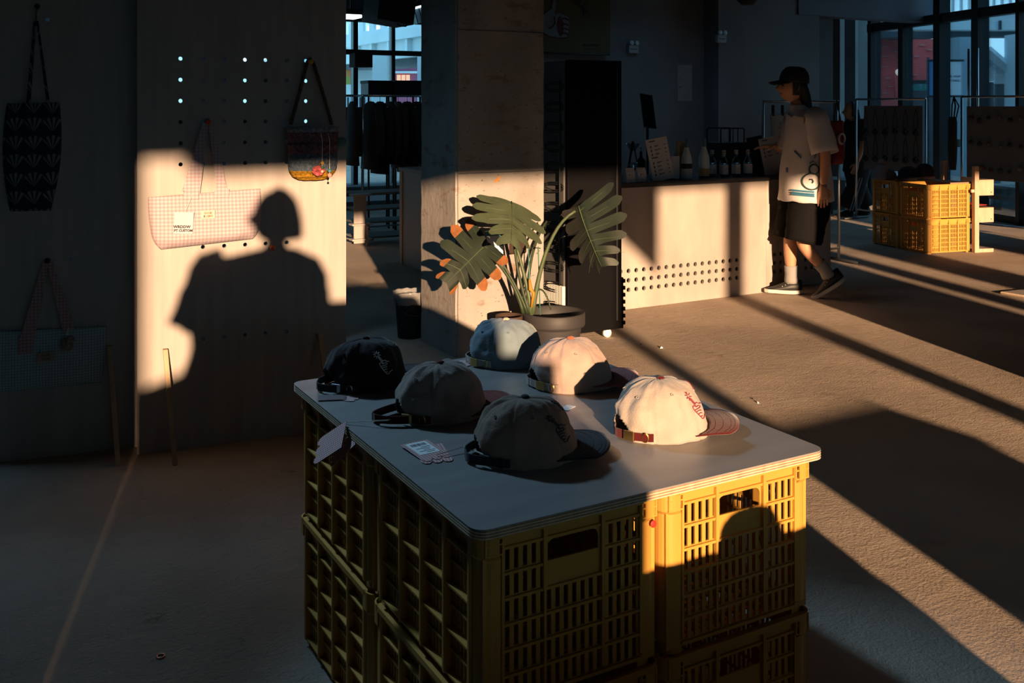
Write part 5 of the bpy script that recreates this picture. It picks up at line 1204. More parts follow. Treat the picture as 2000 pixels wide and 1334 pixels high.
p = Py(1337, 160, YW); t = thing('notice_sheet', 'pale paper notice sheet taped on the back wall', 'notice', (p.x, p.y, p.z)); MB().box(-.105, .105, -.004, -.001, -.22, .21).build('sheet', mat('notice_grey', (.30, .32, .34), .7, var=.15, vscale=14), t); MB().tube([(-.09, -.005, -.05), (-.06, -.005, -.062), (-.03, -.005, -.06)], .003, 4).build('mark', M_print, t); MB().box(-.10, .10, -.005, -.004, .195, .208).build('tape', M_wall, t)
p = Py(1433, 100, YW-.06); t = thing('conduit_pipe', 'thin vertical grey conduit pipe on the back wall', 'pipe', (xs+.05, YW-.05, 0)); MB().tube([(0, 0, .0), (0, 0, 3.29)], .018, 10).build('pipe', mat('pipe_grey', (.28, .31, .33), .4, metal=.3), t)
for z in (.8, 1.7, 2.6): MB().bbox(-.03, .03, -.0, .05, z, z+.025, .003).build('clamp', M_steel, t)
p = Py(1127, 50, YW); t = thing('yellow_poster', 'dark yellow hanging poster with a white and red thumbs-up hand', 'poster', (Py(1118, 50, YW-.06).x, YW-.06, 1.95))
pw_ = (Py(1191, 50, YW-.06).x-Py(1118, 50, YW-.06).x)
MB().box(-.62, pw_, -.008, .008, 0, 1.2).build('poster_sheet', mat('mustard_poster', (.085, .072, .032), .8), t); MB().tube([(-.62, 0, 0), (pw_, 0, 0)], .012, 8).build('bottom_rod', M_frame, t)
M_pw, M_pr = mat('poster_white', (.16, .18, .20), .8), mat('poster_red', (.09, .018, .02), .8)
hx0 = Py(1063, 50, YW-.06).x-Py(1118, 50, YW-.06).x; sc_h = 11.0/1944*1.02
def hp(px, py): return (hx0+(px-1063)*sc_h, (106-py)*sc_h)
hand_o = [hp(*q) for q in ((1060, 37), (1070, 30), (1078, 25), (1080, 10), (1084, 4), (1087, 16), (1084, 30), (1084, 36), (1094, 33), (1106, 36), (1114, 40), (1115, 52), (1114, 66), (1111, 76), (1095, 78), (1075, 76), (1060, 70))]
cen = (sum(a for a, b in hand_o)/len(hand_o), sum(b for a, b in hand_o)/len(hand_o))
link('hand_outline', plate('hand_outline', [(cen[0]+(a-cen[0])*1.06, cen[1]+(b-cen[1])*1.06) for a, b in hand_o], [], .003, M_pr), t, (0, -.0105, 0)); link('hand_shape', plate('hand_shape', hand_o, [], .003, M_pw), t, (0, -.0135, 0))
link('hand_palm', plate('hand_palm', [hp(*q) for q in ((1090, 44), (1095, 37), (1099, 44), (1103, 50), (1102, 70), (1096, 77), (1090, 66), (1088, 54))], [], .002, M_pr), t, (0, -.016, 0))
fb = MB()
for y in (43, 53, 61.5, 70): fb.tube([(hp(1100, y)[0], -.016, hp(0, y)[1]), (hp(1107, y-1)[0], -.016, hp(0, y-1)[1]), (hp(1113, y+2)[0], -.016, hp(0, y+2)[1])], .0085, 5)
fb.tube([(hp(1083, 40)[0], -.016, hp(0, 40)[1]), (hp(1084, 52)[0], -.016, hp(0, 52)[1]), (hp(1078, 60)[0], -.016, hp(0, 60)[1]), (hp(1070, 62)[0], -.016, hp(0, 62)[1])], .009, 5)
fb.build('finger_line', M_pr, t)
M_ptx = mat('poster_dark_green', (.012, .025, .022), .8)
for ch_, px, py, r in (('R', 1131, 6, .6), ('C', 1144, 14, .75), ('A', 1150, 27, .6)): q = hp(px, py); text('poster_letter', ch_, .13, M_ptx, t, (q[0], -.011, q[1]), (PI/2, -r*0-r, 0), .002)
q = hp(1163, 89); text('poster_print', 'ok market', .05, M_ptx, t, (q[0], -.011, q[1]), ext=.001); MB().box(q[0]-.09, q[0]+.08, -.010, -.0085, q[1]-.05, q[1]-.042).build('poster_print', M_ptx, t)
p = W(1460, 8, 8.6); t = thing('ceiling_unit', 'dark ceiling speaker unit above the back wall', 'speaker', (p.x, p.y, 3.3)); MB().lathe([(0, -1.03), (.05, -1.035), (.09, -1.0), (.09, -.85), (.05, -.80), (.02, -.79)], 20).build('housing', M_black, t); MB().tube([(0, 0, -.8), (0, 0, 0)], .012, 8).build('drop_rod', M_frame, t)
a = W(1560, 20, 12.3); b = W(1836, 34, 13.0)
struct(MB().box(a.x, b.x+.6, a.y, a.y+.25, 2.52, 3.3).build('trim_header', mat('purple_grey_panel', (.10, .10, .135), .7)))
# rails with hanging goods
def rail(name, label, a, b, h, y_low=None):
    a, b = Vector(a), Vector(b); t = thing(name, label, 'rack', (a.x, a.y, 0)); d = b-a; d.z = 0; n = Vector((-d.y, d.x, 0)).normalized()
    MB().tube([(0, 0, h), d+Vector((0, 0, h))], .013, 10).build('top_rail', M_steel, t)
    for q in (Vector((0, 0, 0)), d):
        MB().tube([q+Vector((0, 0, .03)), q+Vector((0, 0, h))], .012, 8).build('post', M_steel, t); MB().tube([q-n*.22+Vector((0, 0, .02)), q+n*.22+Vector((0, 0, .02))], .013, 8).build('foot', M_frame, t)
    MB().tube([(0, 0, .12), d+Vector((0, 0, .12))], .010, 8).build('low_rail', M_steel, t)
    return t
A0, A1 = W(1490, 198, 8.5), W(1638, 198, 8.9); rail('garment_rail', 'steel garment rail behind the walking person', A0, A1, A0.z)
B0, B1 = W(1672, 194, 12.2), W(1808, 195, 11.4); rail('garment_rail', 'steel garment rail holding the left necklace board', B0, B1, B0.z)
C0, C1 = W(1878, 189, 10.9), W(2040, 189, 10.2); rail('garment_rail', 'steel garment rail holding the right trinket board', C0, C1, C0.z)
def facing(t, a, b): t.rotation_euler.z = math.atan2((b-a).y, (b-a).x)
q = A0.lerp(A1, .16); t = thing('tote_bag', 'white printed canvas tote clipped on the garment rail', 'bag', (q.x, q.y-.02, A0.z)); facing(t, A0, A1)
bag_body(t, (-.08, -.11), (.085, -.11), (.075, -.43), (-.065, -.43), .01, .02, mat('cool_canvas', (.45, .50, .52), .9, bump=.1), 9, nx=20, nz=16, base=.0)
for x in (-.05, .055): MB().bbox(x-.012, x+.012, -.012, .004, -.125, -.03, .002).build('clip', M_frame, t); MB().tube([(x, -.004, -.04), (x, 0, .005), (x, .012, .0)], .003, 5).build('hook', M_steel, t)
gp = MB(); gp.tube([(-.02, -.034, -.22), (.02, -.034, -.24), (.03, -.034, -.28), (-.005, -.034, -.30), (.02, -.034, -.34), (-.02, -.034, -.35)], .004, 5); gp.tube([(.0, -.034, -.17), (.01, -.034, -.21)], .004, 5); gp.build('bag_print', M_gprint, t)
q = A1; t = thing('red_bag', 'red bag with white ring mark hung at the rail end', 'bag', (q.x-.06, q.y-.02, A0.z)); facing(t, A0, A1)
bag_body(t, (-.06, -.17), (.09, -.17), (.085, -.56), (-.055, -.56), .02, .05, mat('deep_red_cloth', (.16, .015, .018), .8), 12, nx=20, nz=16, base=.0)
MB().tube([(.01+.036*math.cos(a), -.062, -.33+.045*math.sin(a)) for a in [2*PI*k/20-.6 for k in range(19)]], .010, 6).build('ring_mark', mat('pale_mark', (.50, .48, .46), .7), t)
for x in (-.03, .05): MB().tube([(x, -.01, -.17), (.01, 0, .012)], .006, 6).build('strap', M_black, t)
def board(label, a, b, h0, h1, rail_h):
    t = thing('trinket_board', label, 'board', ((a.x+b.x)/2, (a.y+b.y)/2-.015, 0)); facing(t, a, b); L = (Vector((b.x, b.y))-Vector((a.x, a.y))).length
    MB().bbox(-L/2, L/2, -.008, .008, h0, h1, .003).build('board', mat('grey_felt_board', (.14, .145, .145), .95), t)
    for x in (-L*.4, L*.4): MB().tube([(x, .004, h1-.02), (x, .012, rail_h)], .003, 5).build('hanger_wire', M_steel, t)
    return t, L
b0, b1 = W(1686, 205, 12.1), W(1800, 205, 11.45); tb, L = board('grey board with two rows of hanging corded pendants', b0, b1, .62, 1.39, B0.z)
rnd = random.Random(4)
e = (Vector((b1.x, b1.y, 0))-Vector((b0.x, b0.y, 0))).normalized(); nn = Vector((e.y, -e.x, 0))
first = None
for r, (zt_, zl) in enumerate(((1.35, 1.09), (1.03, .72))):
    for k in range(6):
        c = Vector((b0.x, b0.y, 0))+e*(L*(.07+.172*k))+nn*.032; zt2, zl2 = zt_+rnd.uniform(-.01, .01), zl+rnd.uniform(-.03, .03)
        if first is None:
            first = thing('pendant', 'dark corded pendant, first from the left in the board\'s upper row', 'pendant', (c.x, c.y, zt2), math.atan2(e.y, e.x), 'pendants of the upper row')
            for sx in (-1, 1): MB().tube([(0, 0, 0), (sx*.022, 0, -.10), (sx*.035, 0, -.24)], .0035, 5).build('cord', M_black, first)
            MB().lathe([(0, -.012), (.035, -.010), (.040, .0), (.030, .012), (0, .014)], 16, Matrix.Translation((0, -.006, -.27)) @ Matrix.Rotation(PI/2, 4, 'X')).build('disc', mat('dark_lens', (.02, .02, .024), .15), first); MB().tube([(-.035, 0, -.24), (0, -.008, -.262), (.035, 0, -.24)], .004, 5).build('bail', M_steel, first)
        else: dup(first, (c.x, c.y, zt2), math.atan2(e.y, e.x), 'dark corded pendant, %s from the left in the board\'s %s row' % (ORD[k], ('upper', 'lower')[r]), 'pendants of the upper row' if r == 0 else 'pendants of the lower row')
d0, d1 = W(1886, 205, 10.75), W(2030, 205, 10.15); tb2, L2 = board('grey board at the right edge with rows of small trinkets', d0, d1, .60, 1.385, C0.z)
e = (Vector((d1.x, d1.y, 0))-Vector((d0.x, d0.y, 0))).normalized(); nn = Vector((e.y, -e.x, 0)); first = None
tm = [mat('trinket_%d' % i, c, .5) for i, c in enumerate(((.10, .02, .02), (.04, .045, .05), (.15, .15, .16), (.16, .09, .03), (.03, .03, .03)))]
for r, z in enumerate((1.27, 1.0, .74)):
    for k in range(7):
        c = Vector((d0.x, d0.y, 0))+e*(L2*(.08+.14*k)+rnd.uniform(-.02, .02))+nn*.03; mm = tm[rnd.randrange(5)]
        t = thing('trinket', 'small trinket on the right grey board, %s from left in the %s row' % (ORD[k], ('upper', 'middle', 'bottom')[r]), 'trinket', (c.x, c.y, z+rnd.uniform(-.02, .02)), math.atan2(e.y, e.x), 'trinkets of the %s row' % ('upper', 'middle', 'bottom')[r])
        rr = rnd.uniform(.020, .034); MB().lathe([(0, -rr*1.1), (rr*.7, -rr*.8), (rr, 0), (rr*.6, rr*.8), (0, rr)], 12, Matrix.Translation((0, 0, -.02)), cap=False).build('charm', mm, t); MB().tube([(0, 0, 0), (0, .01, .035), (0, .024, .04)], .003, 5).build('hook', M_steel, t)
# dark bag on a post beside the right board
p = W(1872, 190, 10.9); t = thing('hanging_bag', 'dark sling bags hung at the left end of the right rail', 'bag', (p.x-.04, p.y+.03, C0.z))
for k in range(3): MB().tube([(.0, 0, .0), (-.03+.03*k, -.02*k, -.10), (-.05+.035*k, -.01, -.25)], .008, 6).build('strap', M_black, t)
MB().loft([[(w*math.cos(a)-.02, .04*math.sin(a), z) for a in [2*PI*k/14 for k in range(14)]] for w, z in ((.03, -.22), (.06, -.28), (.055, -.42), (.065, -.55), (.05, -.70), (.03, -.80))]).build('bag_body', mat('olive_cloth', (.03, .035, .03), .9), t)
# ------------------------------------------------------------------ far yellow crates with beanies, wooden shelf stand
fc = Vector((7.945, 6.20, 0)); xa = CW/2
labs = [('yellow crate of the far stack, front upper one lit by sun', 0, 1), ('yellow crate of the far stack, front lower one on floor', 0, 0), ('yellow crate of the far stack, rear upper one beside the dark figure', 1, 1), ('yellow crate of the far stack, rear lower one on floor', 1, 0)]
FA = math.radians(-11); fX = Vector((math.cos(FA), math.sin(FA), 0)); fY = Vector((-math.sin(FA), math.cos(FA), 0))
for lab, j, z in labs: q = fc+fX*(CL/2+.004)+fY*(CW/2+j*.405); crate(lab, (q.x, q.y, z*CH), PI/2+FA)
t = thing('board_top', 'dark thin board covering part of the far crates', 'board', (fc+fX*.35+fY*.32).to_tuple()[:2]+(2*CH,), FA); MB().bbox(-.05, .17, -.28, .48, 0, .012, .003).build('sheet', M_black, t); MB().bbox(-.05, .17, -.285, -.28, -.006, .012, .001).build('edge', M_plyd, t)
for k, (px, py, r, c, lab, ysc) in enumerate(((1733, 342, .085, (.10, .05, .055), 'dark wine knitted beanie lying on the rear far crate', .75), (1775, 340, .10, (.018, .017, .018), 'black round beanie in the middle of the far crates', .8), (1806, 333, .09, (.030, .018, .018), 'dark brown beanie at the right on the far crates', 1.0), (1722, 332, .075, (.20, .15, .15), 'dusty pink pompom beanie at the left of the far crates', 1.0))):
    d = 9.95; q = W(px, py, d); zb = 2*CH+.0015+(.012 if k == 2 else 0); t = thing('beanie_hat', lab, 'hat', (q.x, q.y, zb), .3*k)
    h = max(.1, (q.z-zb)+r*.8)
    MB().lathe([(r*1.02, 0), (r*1.05, .015), (r*1.03, .035), (r*1.0, .04), (r*.98, h*.55), (r*.72, h*.85), (r*.3, h*.98), (0.001, h)], 26).build('knit_crown', mat('beanie_wool_%d' % k, c, .95, bump=.5, bscale=60), t); MB().lathe([(r*1.05, .002), (r*1.09, .015), (r*1.07, .038), (r*1.03, .04)], 26).build('cuff', bpy.data.materials['beanie_wool_%d' % k], t)
    if k == 3: MB().lathe([(.035*math.sin(PI*j/8), h-.01-.035*math.cos(PI*j/8)+.03) for j in range(9)], 14, cap=False).build('pompom', bpy.data.materials['beanie_wool_3'], t)
M_pine = mat('warm_pine', (.50, .33, .23), .6, var=.15, vscale=6, stretch=(5, 5, 1))
pf = Fl(1905, 493); t = thing('wooden_stand', 'pale wooden stand with two jutting shelf boxes beside far crates', 'stand', (pf.x, pf.y, 0), -.25)
MB().bbox(-.024, .024, -.022, .022, 0, .82, .003).build('post', M_pine, t); MB().bbox(-.024, .024, .42, .464, 0, .85, .003).build('post', M_pine, t)
for z0, z1 in ((.54, .69), (.285, .425)):
    MB().bbox(.024, .19, -.02, .0, z0, z1, .003).build('shelf_front', M_pine, t); MB().bbox(.024, .19, 0, .42, z0, z0+.015, .002).build('shelf_plate', M_pine, t); MB().bbox(.175, .19, 0, .42, z0, z1, .002).build('shelf_end', M_pine, t)
    MB().lathe([(.005, 0), (.005, .003), (0, .0035)], 8, Matrix.Translation((.16, -.02, z0+.03)) @ Matrix.Rotation(PI/2, 4, 'X')).build('screw', M_frame, t)
MB().bbox(.024, .19, -.018, .0, .0, .035, .003).build('foot', M_pine, t); MB().bbox(-.06, -.024, -.018, .0, .57, .60, .003).build('cross_bar', M_pine, t); MB().box(.03, .17, .05, .3, .44, .445).build('red_sheet', mat('red_card', (.5, .03, .02), .6), t)
def bench(name, label, a, b, dep, h, n):
    a, b = Vector(a), Vector(b); t = thing(name, label, 'bench', (a.x, a.y, 0), math.atan2(b.y-a.y, b.x-a.x)); L = (b-a).length
    M_gw = bpy.data.materials.get('grey_bench_wood') or mat('grey_bench_wood', (.17, .18, .18), .7)
    for k in range(n): MB().bbox(0, L, dep*k/n+.01, dep*(k+1)/n-.01, h-.03, h, .003).build('plank', M_gw, t)
    for z in (h*.3, h*.6): MB().bbox(0, L, .0, .03, z, z+.05, .003).build('front_slat', M_gw, t)
    for x in (.0, L/2-.03, L-.06): MB().bbox(x, x+.06, .03, dep-.03, 0, h-.03, .003).build('leg', M_gw, t)
    return t
p0, p1 = W(1930, 0, 12.2), W(2060, 0, 11.2); p0.z = p1.z = 0; bench('plank_bench', 'grey slatted plank bench at the right edge under the trinket board', p0, p1, .6, .42, 4)
p = W(1905, 365, 12.4); t = thing('paper_box', 'pale box resting on the grey slatted bench', 'box', (W(1950, 0, 12.35).x, W(1950, 0, 12.35).y+.2, .42), -.5); MB().bbox(-.16, .16, -.1, .1, 0, .11, .004).build('solid_box', mat('cool_carton', (.30, .36, .38), .7), t); MB().box(-.162, .162, -.102, .102, .085, .115).build('lid', M_frost, t)
p0, p1 = W(1655, 0, 13.2), W(1692, 0, 13.6); p0.z = p1.z = 0; bench('plank_bench', 'grey slatted plank bench behind the far figure', p0, p1, .5, .40, 4)
q0, q1, q2, q3 = Fl(1955, 574), Fl(2060, 564), Fl(2100, 592), Fl(2015, 584)
sh_ = thing('plywood_offcut', 'thin plywood sheet lying on the floor at the right edge', 'sheet', (q0.x, q0.y, 0)); v = [Vector((p.x-q0.x, p.y-q0.y, 0)) for p in (q0, q1, q2, q3)]
M_off = mat('offcut_face', (.34, .29, .25), .7); MB().add([(p.x, p.y, .018) for p in v]+[(p.x, p.y, 0) for p in v], [(0,1,2,3),(7,6,5,4),(0,4,5,1),(1,5,6,2),(2,6,7,3),(3,7,4,0)]).build('sheet', M_off, sh_); MB().tube([(p.x, p.y, .009) for p in (v[0], v[3], v[2])], .009, 4).build('edge_strip', M_plyl, sh_)
# little debris on the floor
for k, (px, py, s, lab) in enumerate(((1291, 680, .011, 'small white chip on the lit floor near the cabinet castor'), (1480, 787, .009, 'small pale chip on the floor behind the red visored cap'), (1469, 779, .006, 'tiny dark chip on the floor behind the red visored cap'), (1252, 673, .006, 'tiny dark chip on the lit floor left of the white chip'))):
    q = Fl(px, py); t = MB().add([(-s, -s*.6, .0), (s, -s*.5, 0), (s*.8, s*.6, 0), (-s*.7, s*.5, 0), (-s*.5, -s*.3, s*.7), (s*.4, -s*.2, s*.9), (s*.3, s*.3, s*.6)], [(0,3,2,1),(0,1,5,4),(1,2,6,5),(2,3,6),(3,0,4),(3,4,5,6)]).build('stone_chip', M_white if k < 2 else M_frame, None, (q.x, q.y, 0), (0, 0, k)); tag(t, lab, 'debris')
q = Fl(314, 1283); t = thing('floor_ring', 'small coppery ring lying on the dark floor at lower left', 'ring', (q.x, q.y, 0)); MB().tube([(.0095*math.cos(a), .0095*math.sin(a), .0024) for a in [2*PI*k/24 for k in range(25)]], .0022, 8).build('ring_body', mat('copper_ring', (.75, .38, .26), .35, metal=.7), t)
# ------------------------------------------------------------------ far window front at left and glazed front at right, street beyond
FY = 15.0
def fx(px): return Py(px, 100, FY).x
wd = struct(thing('window_1', '', '')); del wd['label']; del wd['category']
zt_ = 2.72; zb = Py(700, 102, FY).z
MB().box(0.5, fx(900), FY-.05, FY+.05, zt_, zt_+.12).build('top_rail', M_frame, wd); MB().box(.5, fx(900), FY-.05, FY+.05, zb-.04, zb+.04).build('transom', M_frame, wd); MB().box(.5, fx(900), FY-.05, FY+.05, 0, .08).build('sill', M_frame, wd)
for px, w in ((660, .1), (692.5, .075), (766, .06), (840, .07)): x = fx(px); MB().box(x-w/2, x+w/2, FY-.06, FY+.06, 0, zt_).build('mullion', M_frame, wd)
edges = [.55, fx(660), fx(692.5), fx(766), fx(840), fx(900)]
for i in range(5):
    for z0, z1 in ((.08, zb-.04), (zb+.04, zt_)): MB().box(edges[i]+.05, edges[i+1]-.04, FY-.006, FY+.006, z0, z1).build('pane', M_glass, wd)
struct(MB().box(-6, 9.5, FY-.1, FY+.1, zt_+.12, 3.3).build('wall_far_head', M_dark)); struct(MB().box(-6, .5, FY-.1, FY+.1, 0, 3.3).build('wall_far', M_dark)); struct(MB().box(fx(900), Py(1705, 300, 11.2).x, FY-.1, FY+.1, 0, 3.3).build('wall_far_right', M_dark))
struct(MB().box(fx(678), fx(712), FY-.35, FY-.1, zb-.25, zb-.03).build('trim_red_reflection', mat('red_brown_reflection', (.06, .025, .02), .8)))  # reddish reflection in the window, built as a coloured box
# right glazed front
G0 = W(1700, 0, 14.85); G1 = W(2080, 0, 10.95); G0.z = G1.z = 0
gd = (G1-G0).normalized(); gn = Vector((-gd.y, gd.x, 0)); ga = math.atan2(gd.y, gd.x)
gw = struct(thing('window_2', '', '', (G0.x, G0.y, 0), ga)); del gw['label']; del gw['category']
def along(px):
    k = (px-1000)/1944; dx, dy = CY*k+SY, -SY*k+CY; det = dx*(-gd.y)+gd.x*dy
    t = (G0.x*(-gd.y)+gd.x*G0.y)/det; return (Vector((dx*t, dy*t, 0))-G0).dot(gd)
GL = (G1-G0).length
MB().box(0, GL, -.06, .06, 2.48, 2.60).build('transom', M_frame, gw); MB().box(0, GL, -.06, .06, 3.2, 3.3).build('top_rail', M_frame, gw); MB().box(0, GL, -.05, .05, 0, .07).build('sill', M_frame, gw)
ms = [(1707, .09, M_frame), (1768, .11, M_frame), (1839, .14, M_black), (1914, .13, M_frame), (1998, .06, M_frame), (2070, .1, M_frame)]
for px, w, m in ms: x = along(px); MB().box(x-w/2, x+w/2, -.08, .08, 0, 3.25).build('mullion', m, gw)
for i in range(5):
    a, b = along(ms[i][0])+.06, along(ms[i+1][0])-.06
    for z0, z1 in ((.07, 2.48), (2.60, 3.2)): MB().box(a, b, -.006, .006, z0, z1).build('pane', M_glass, gw)
for px in (1925, 1907): x = along(px); MB().tube([(x, -.11, .9), (x, -.11, 2.1)], .015, 8).build('door_pull', M_steel, gw)
x = along(1866); MB().box(x-.12, x+.10, -.02, .0, .86, .96).build('door_sign', mat('teal_door_sign', (.04, .12, .13), .5), gw)
# east side beyond the glazed front, closes the hall
e1 = G1
struct(MB().box(e1.x, e1.x+.2, -5.3, e1.y, 0, 3.3).build('wall_right', M_dark))
# ---- street: ground, viaducts, brick building
M_conv = mat('pale_viaduct_concrete', (.78, .86, .88), .8, var=.12, vscale=.8); M_brick = bpy.data.materials.new('red_brick')
def brick_mat():
    m = M_brick; m.use_nodes = True; nt = m.node_tree; b = nt.nodes['Principled BSDF']; b.inputs['Roughness'].default_value = .85
    t = N(nt, 'ShaderNodeTexCoord'); mp = N(nt, 'ShaderNodeMapping'); mp.inputs['Rotation'].default_value = (PI/2, 0, 0); br = N(nt, 'ShaderNodeTexBrick'); nt.links.new(t.outputs['Object'], mp.inputs[0]); nt.links.new(mp.outputs[0], br.inputs[0])
    br.inputs['Color1'].default_value = (.90, .12, .10, 1); br.inputs['Color2'].default_value = (.80, .10, .09, 1); br.inputs['Mortar'].default_value = (.80, .20, .18, 1); br.inputs['Scale'].default_value = 5; br.inputs['Mortar Size'].default_value = .012; nt.links.new(br.outputs[0], b.inputs[0])
brick_mat()
def facebox(name, m, px0, py0, px1, py1, d, th, parent, inv):
    """upright slab whose front spans the given sight lines at depth d; thickness th away"""
    a, b = W(px0, py1, d), W(px1, py0, d); ex = Vector((CY, -SY, 0)); ey = Vector((SY, CY, 0)); w = (b-a).dot(ex); h = b.z-a.z
    o = MB().box(0, w, 0, th, 0, h).build(name, m, parent); o.matrix_local = inv @ Matrix.Translation(a) @ Matrix.Rotation(-YAW, 4, 'Z'); return o
def grp(name, label, cat, loc): 
    t = thing(name, label, cat, loc); return t, Matrix.Translation(-Vector(loc))
# right: brick building
o_ = W(1750, 300, 21); o_.z = 0; t, inv = grp('brick_building', 'red brick building across the street behind the right windows', 'building', tuple(o_))
facebox('brick_wall', M_brick, 1712, 72, 1762, 330, 19.5, .5, t, inv); facebox('brick_wall', M_brick, 1762, 76, 1829, 156, 20.6, .5, t, inv); facebox('brick_wall', M_brick, 1845, 84, 1866, 330, 22, .4, t, inv)
facebox('brick_wall', M_brick, 1690, 205, 1830, 300, 22.5, .4, t, inv)
M_lb = mat('pale_brick', (.62, .30, .26), .85); rnd = random.Random(12)
for px, py, d in [(1748, 79, 19.48), (1727, 91, 19.48), (1750, 101, 19.48), (1727, 110, 19.48), (1755, 117, 19.48), (1728, 130, 19.48), (1755, 131, 19.48), (1733, 153, 19.48), (1738, 169, 19.48), (1728, 182, 19.48), (1801, 88, 20.58), (1815, 97, 20.58), (1790, 110, 20.58), (1786, 146, 20.58)]: facebox('brick', M_lb, px-4, py-1, px+4, py+1, d-.03, .05, t, inv)
facebox('shopfront', M_dark, 1762, 157, 1840, 335, 20.9, .3, t, inv); sgn = facebox('shop_sign', mat('teal_sign', (.02, .22, .19), .5), 1776, 164, 1830, 177, 20.4, .15, t, inv)
text('sign_letter', 'T W', .14, mat('pale_sign_letters', (.25, .45, .42), .5), sgn, (.32, -.003, .07), ext=.002)
facebox('cornice', M_dark, 1700, 54, 1835, 73, 19.0, .6, t, inv)
q = W(1750, 143, 19.3); MB().lathe([(.02, 0), (.06, .03), (.07, .08), (.03, .1)], 14, inv @ Matrix.Translation(q) @ Matrix.Rotation(1.3, 4, 'X')).build('wall_lamp', mat('lamp_shade', (.9, .85, .8), .4, emit=(1, .9, .8), estr=.6), t); MB().tube([inv @ W(1748, 147, 19.4), inv @ W(1748, 190, 19.45)], .02, 6).build('lamp_pipe', M_brick, t)
# right: elevated walkway with railing, columns and stair
o_ = W(1930, 330, 17); o_.z = 0; t, inv = grp('elevated_walkway', 'pale concrete walkway with railing and stairs outside right windows', 'walkway', tuple(o_))
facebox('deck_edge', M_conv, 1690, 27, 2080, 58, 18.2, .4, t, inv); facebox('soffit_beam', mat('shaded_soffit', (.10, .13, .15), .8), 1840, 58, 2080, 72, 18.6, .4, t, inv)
facebox('column', mat('blue_grey_column', (.42, .52, .57), .8), 1874, 72, 1904, 345, 17.6, .5, t, inv); facebox('column', M_conv, 1984, 66, 1996, 345, 16.8, .4, t, inv)  # first column toned a darker blue grey than the concrete
for k in range(24): facebox('baluster', M_conv, 1700+16*k, -14, 1704+16*k, 28, 18.1, .05, t, inv)
facebox('hand_rail', M_conv, 1690, -20, 2080, -13, 18.0, .08, t, inv)
for k in range(9): px = 1925+8*k; py = 100+6.6*k; facebox('stair_step', M_conv, px, py, px+10, py+9, 17.4-.0*k, .9, t, inv)
a, b = W(1928, 98, 17.2), W(1988, 150, 17.2); MB().tube([inv @ a, inv @ b], .09, 4).build('stringer', M_conv, t)
facebox('landing', M_conv, 1925, 131, 1984, 158, 18.5, .6, t, inv); facebox('under_stair', M_dark, 1926, 160, 1984, 260, 19.0, .3, t, inv); facebox('beam_joint', M_frame, 1731, 28, 1735, 47, 18.15, .1, t, inv); facebox('beam_joint', M_frame, 1952, 40, 1956, 58, 18.15, .1, t, inv)
# banners
M_bban = mat('blue_banner', (.10, .26, .52), .7); M_wban = mat('white_banner', (.88, .93, .94), .7)
for px0, px1, m, lab in ((1815, 1842, M_bban, 'blue hanging banner outside left of the black window post'), (1850, 1877, M_wban, 'white hanging banner with printed mark outside right of the black post')):
    p = W((px0+px1)/2, 345, 16.6); p.z = 0; t, inv = grp('street_banner', lab, 'banner', tuple(p)); w_ = facebox('banner_cloth', m, px0, 118, px1, 188, 16.6, .02, t, inv)
    for py in (118, 188): MB().tube([inv @ W(px0-5, py, 16.6), inv @ W(px1+5, py, 16.6)], .02, 6).build('banner_rod', M_frame, t)
    MB().tube([inv @ W(px0-3, 345, 16.65), inv @ W(px0-3, 112, 16.65)], .025, 8).build('pole', M_frame, t)
    if m is M_wban: text('banner_print', 'TR WAP', .055, mat('red_blue_print', (.22, .12, .22), .7), w_, (.115, -.004, .33), ext=.002); text('banner_print', 'M MAG', .055, bpy.data.materials['red_blue_print'], w_, (.115, -.004, .26), ext=.002)
    else: MB().lathe([(.0, 0), (.05, .002), (.05, .004), (0, .005)], 18, Matrix.Translation((.10, -.001, .32)) @ Matrix.Rotation(PI/2, 4, 'X')).build('banner_mark', mat('pale_banner_mark', (.55, .55, .6), .7), w_)
# left: viaduct running away, its column, brick building and lit windows
o_ = W(740, 330, 26); o_.z = 0; t, inv = grp('viaduct', 'pale blue concrete viaduct crossing outside the left window', 'viaduct', tuple(o_))
def vbox(name, x0, x1, y0, y1, z0, z1, m=M_conv): return MB().box(x0-o_.x, x1-o_.x, y0-o_.y, y1-o_.y, z0, z1).build(name, m, t)
vbox('girder', 10.0, 11.4, 18, 40, 2.60, 3.05); vbox('deck_edge', 9.8, 11.6, 18, 40, 3.05, 3.30); vbox('parapet', 9.9, 10.0, 18, 40, 3.30, 3.42)
for k in range(18): vbox('bracket', 9.86, 10.0, 18+1.2*k, 18.15+1.2*k, 2.72, 3.05)
for k in range(26): vbox('parapet_post', 9.92, 10.0, 18+.8*k, 18.35+.8*k, 3.42, 3.95)
vbox('top_rail', 9.9, 10.02, 18, 40, 3.95, 4.1); vbox('soffit', 10.2, 11.4, 18, 40, 2.45, 2.60, M_dark)
facebox('column', M_conv, 727, 100, 755, 330, 24, .6, t, inv); facebox('column', M_conv, 815, 100, 823, 330, 21.5, .3, t, inv)
o2 = W(760, 330, 33); o2.z = 0; t, inv = grp('brick_building', 'purple-red brick building far beyond the left window', 'building', tuple(o2))
facebox('brick_wall', mat('dusky_brick', (.42, .12, .20), .85, var=.15, vscale=3), 752, 108, 815, 300, 32, .8, t, inv); facebox('ledge', M_conv, 752, 139, 818, 143, 31.8, .5, t, inv)
M_warm = mat('lit_window', (.9, .5, .3), .5, emit=(1.0, .50, .30), estr=.75)
for k in range(3): facebox('window', M_warm, 775+9*k, 146, 782+9*k, 157, 31.9, .1, t, inv)
facebox('upper_storey', M_conv, 640, -30, 900, 42, 40, 1, t, inv)
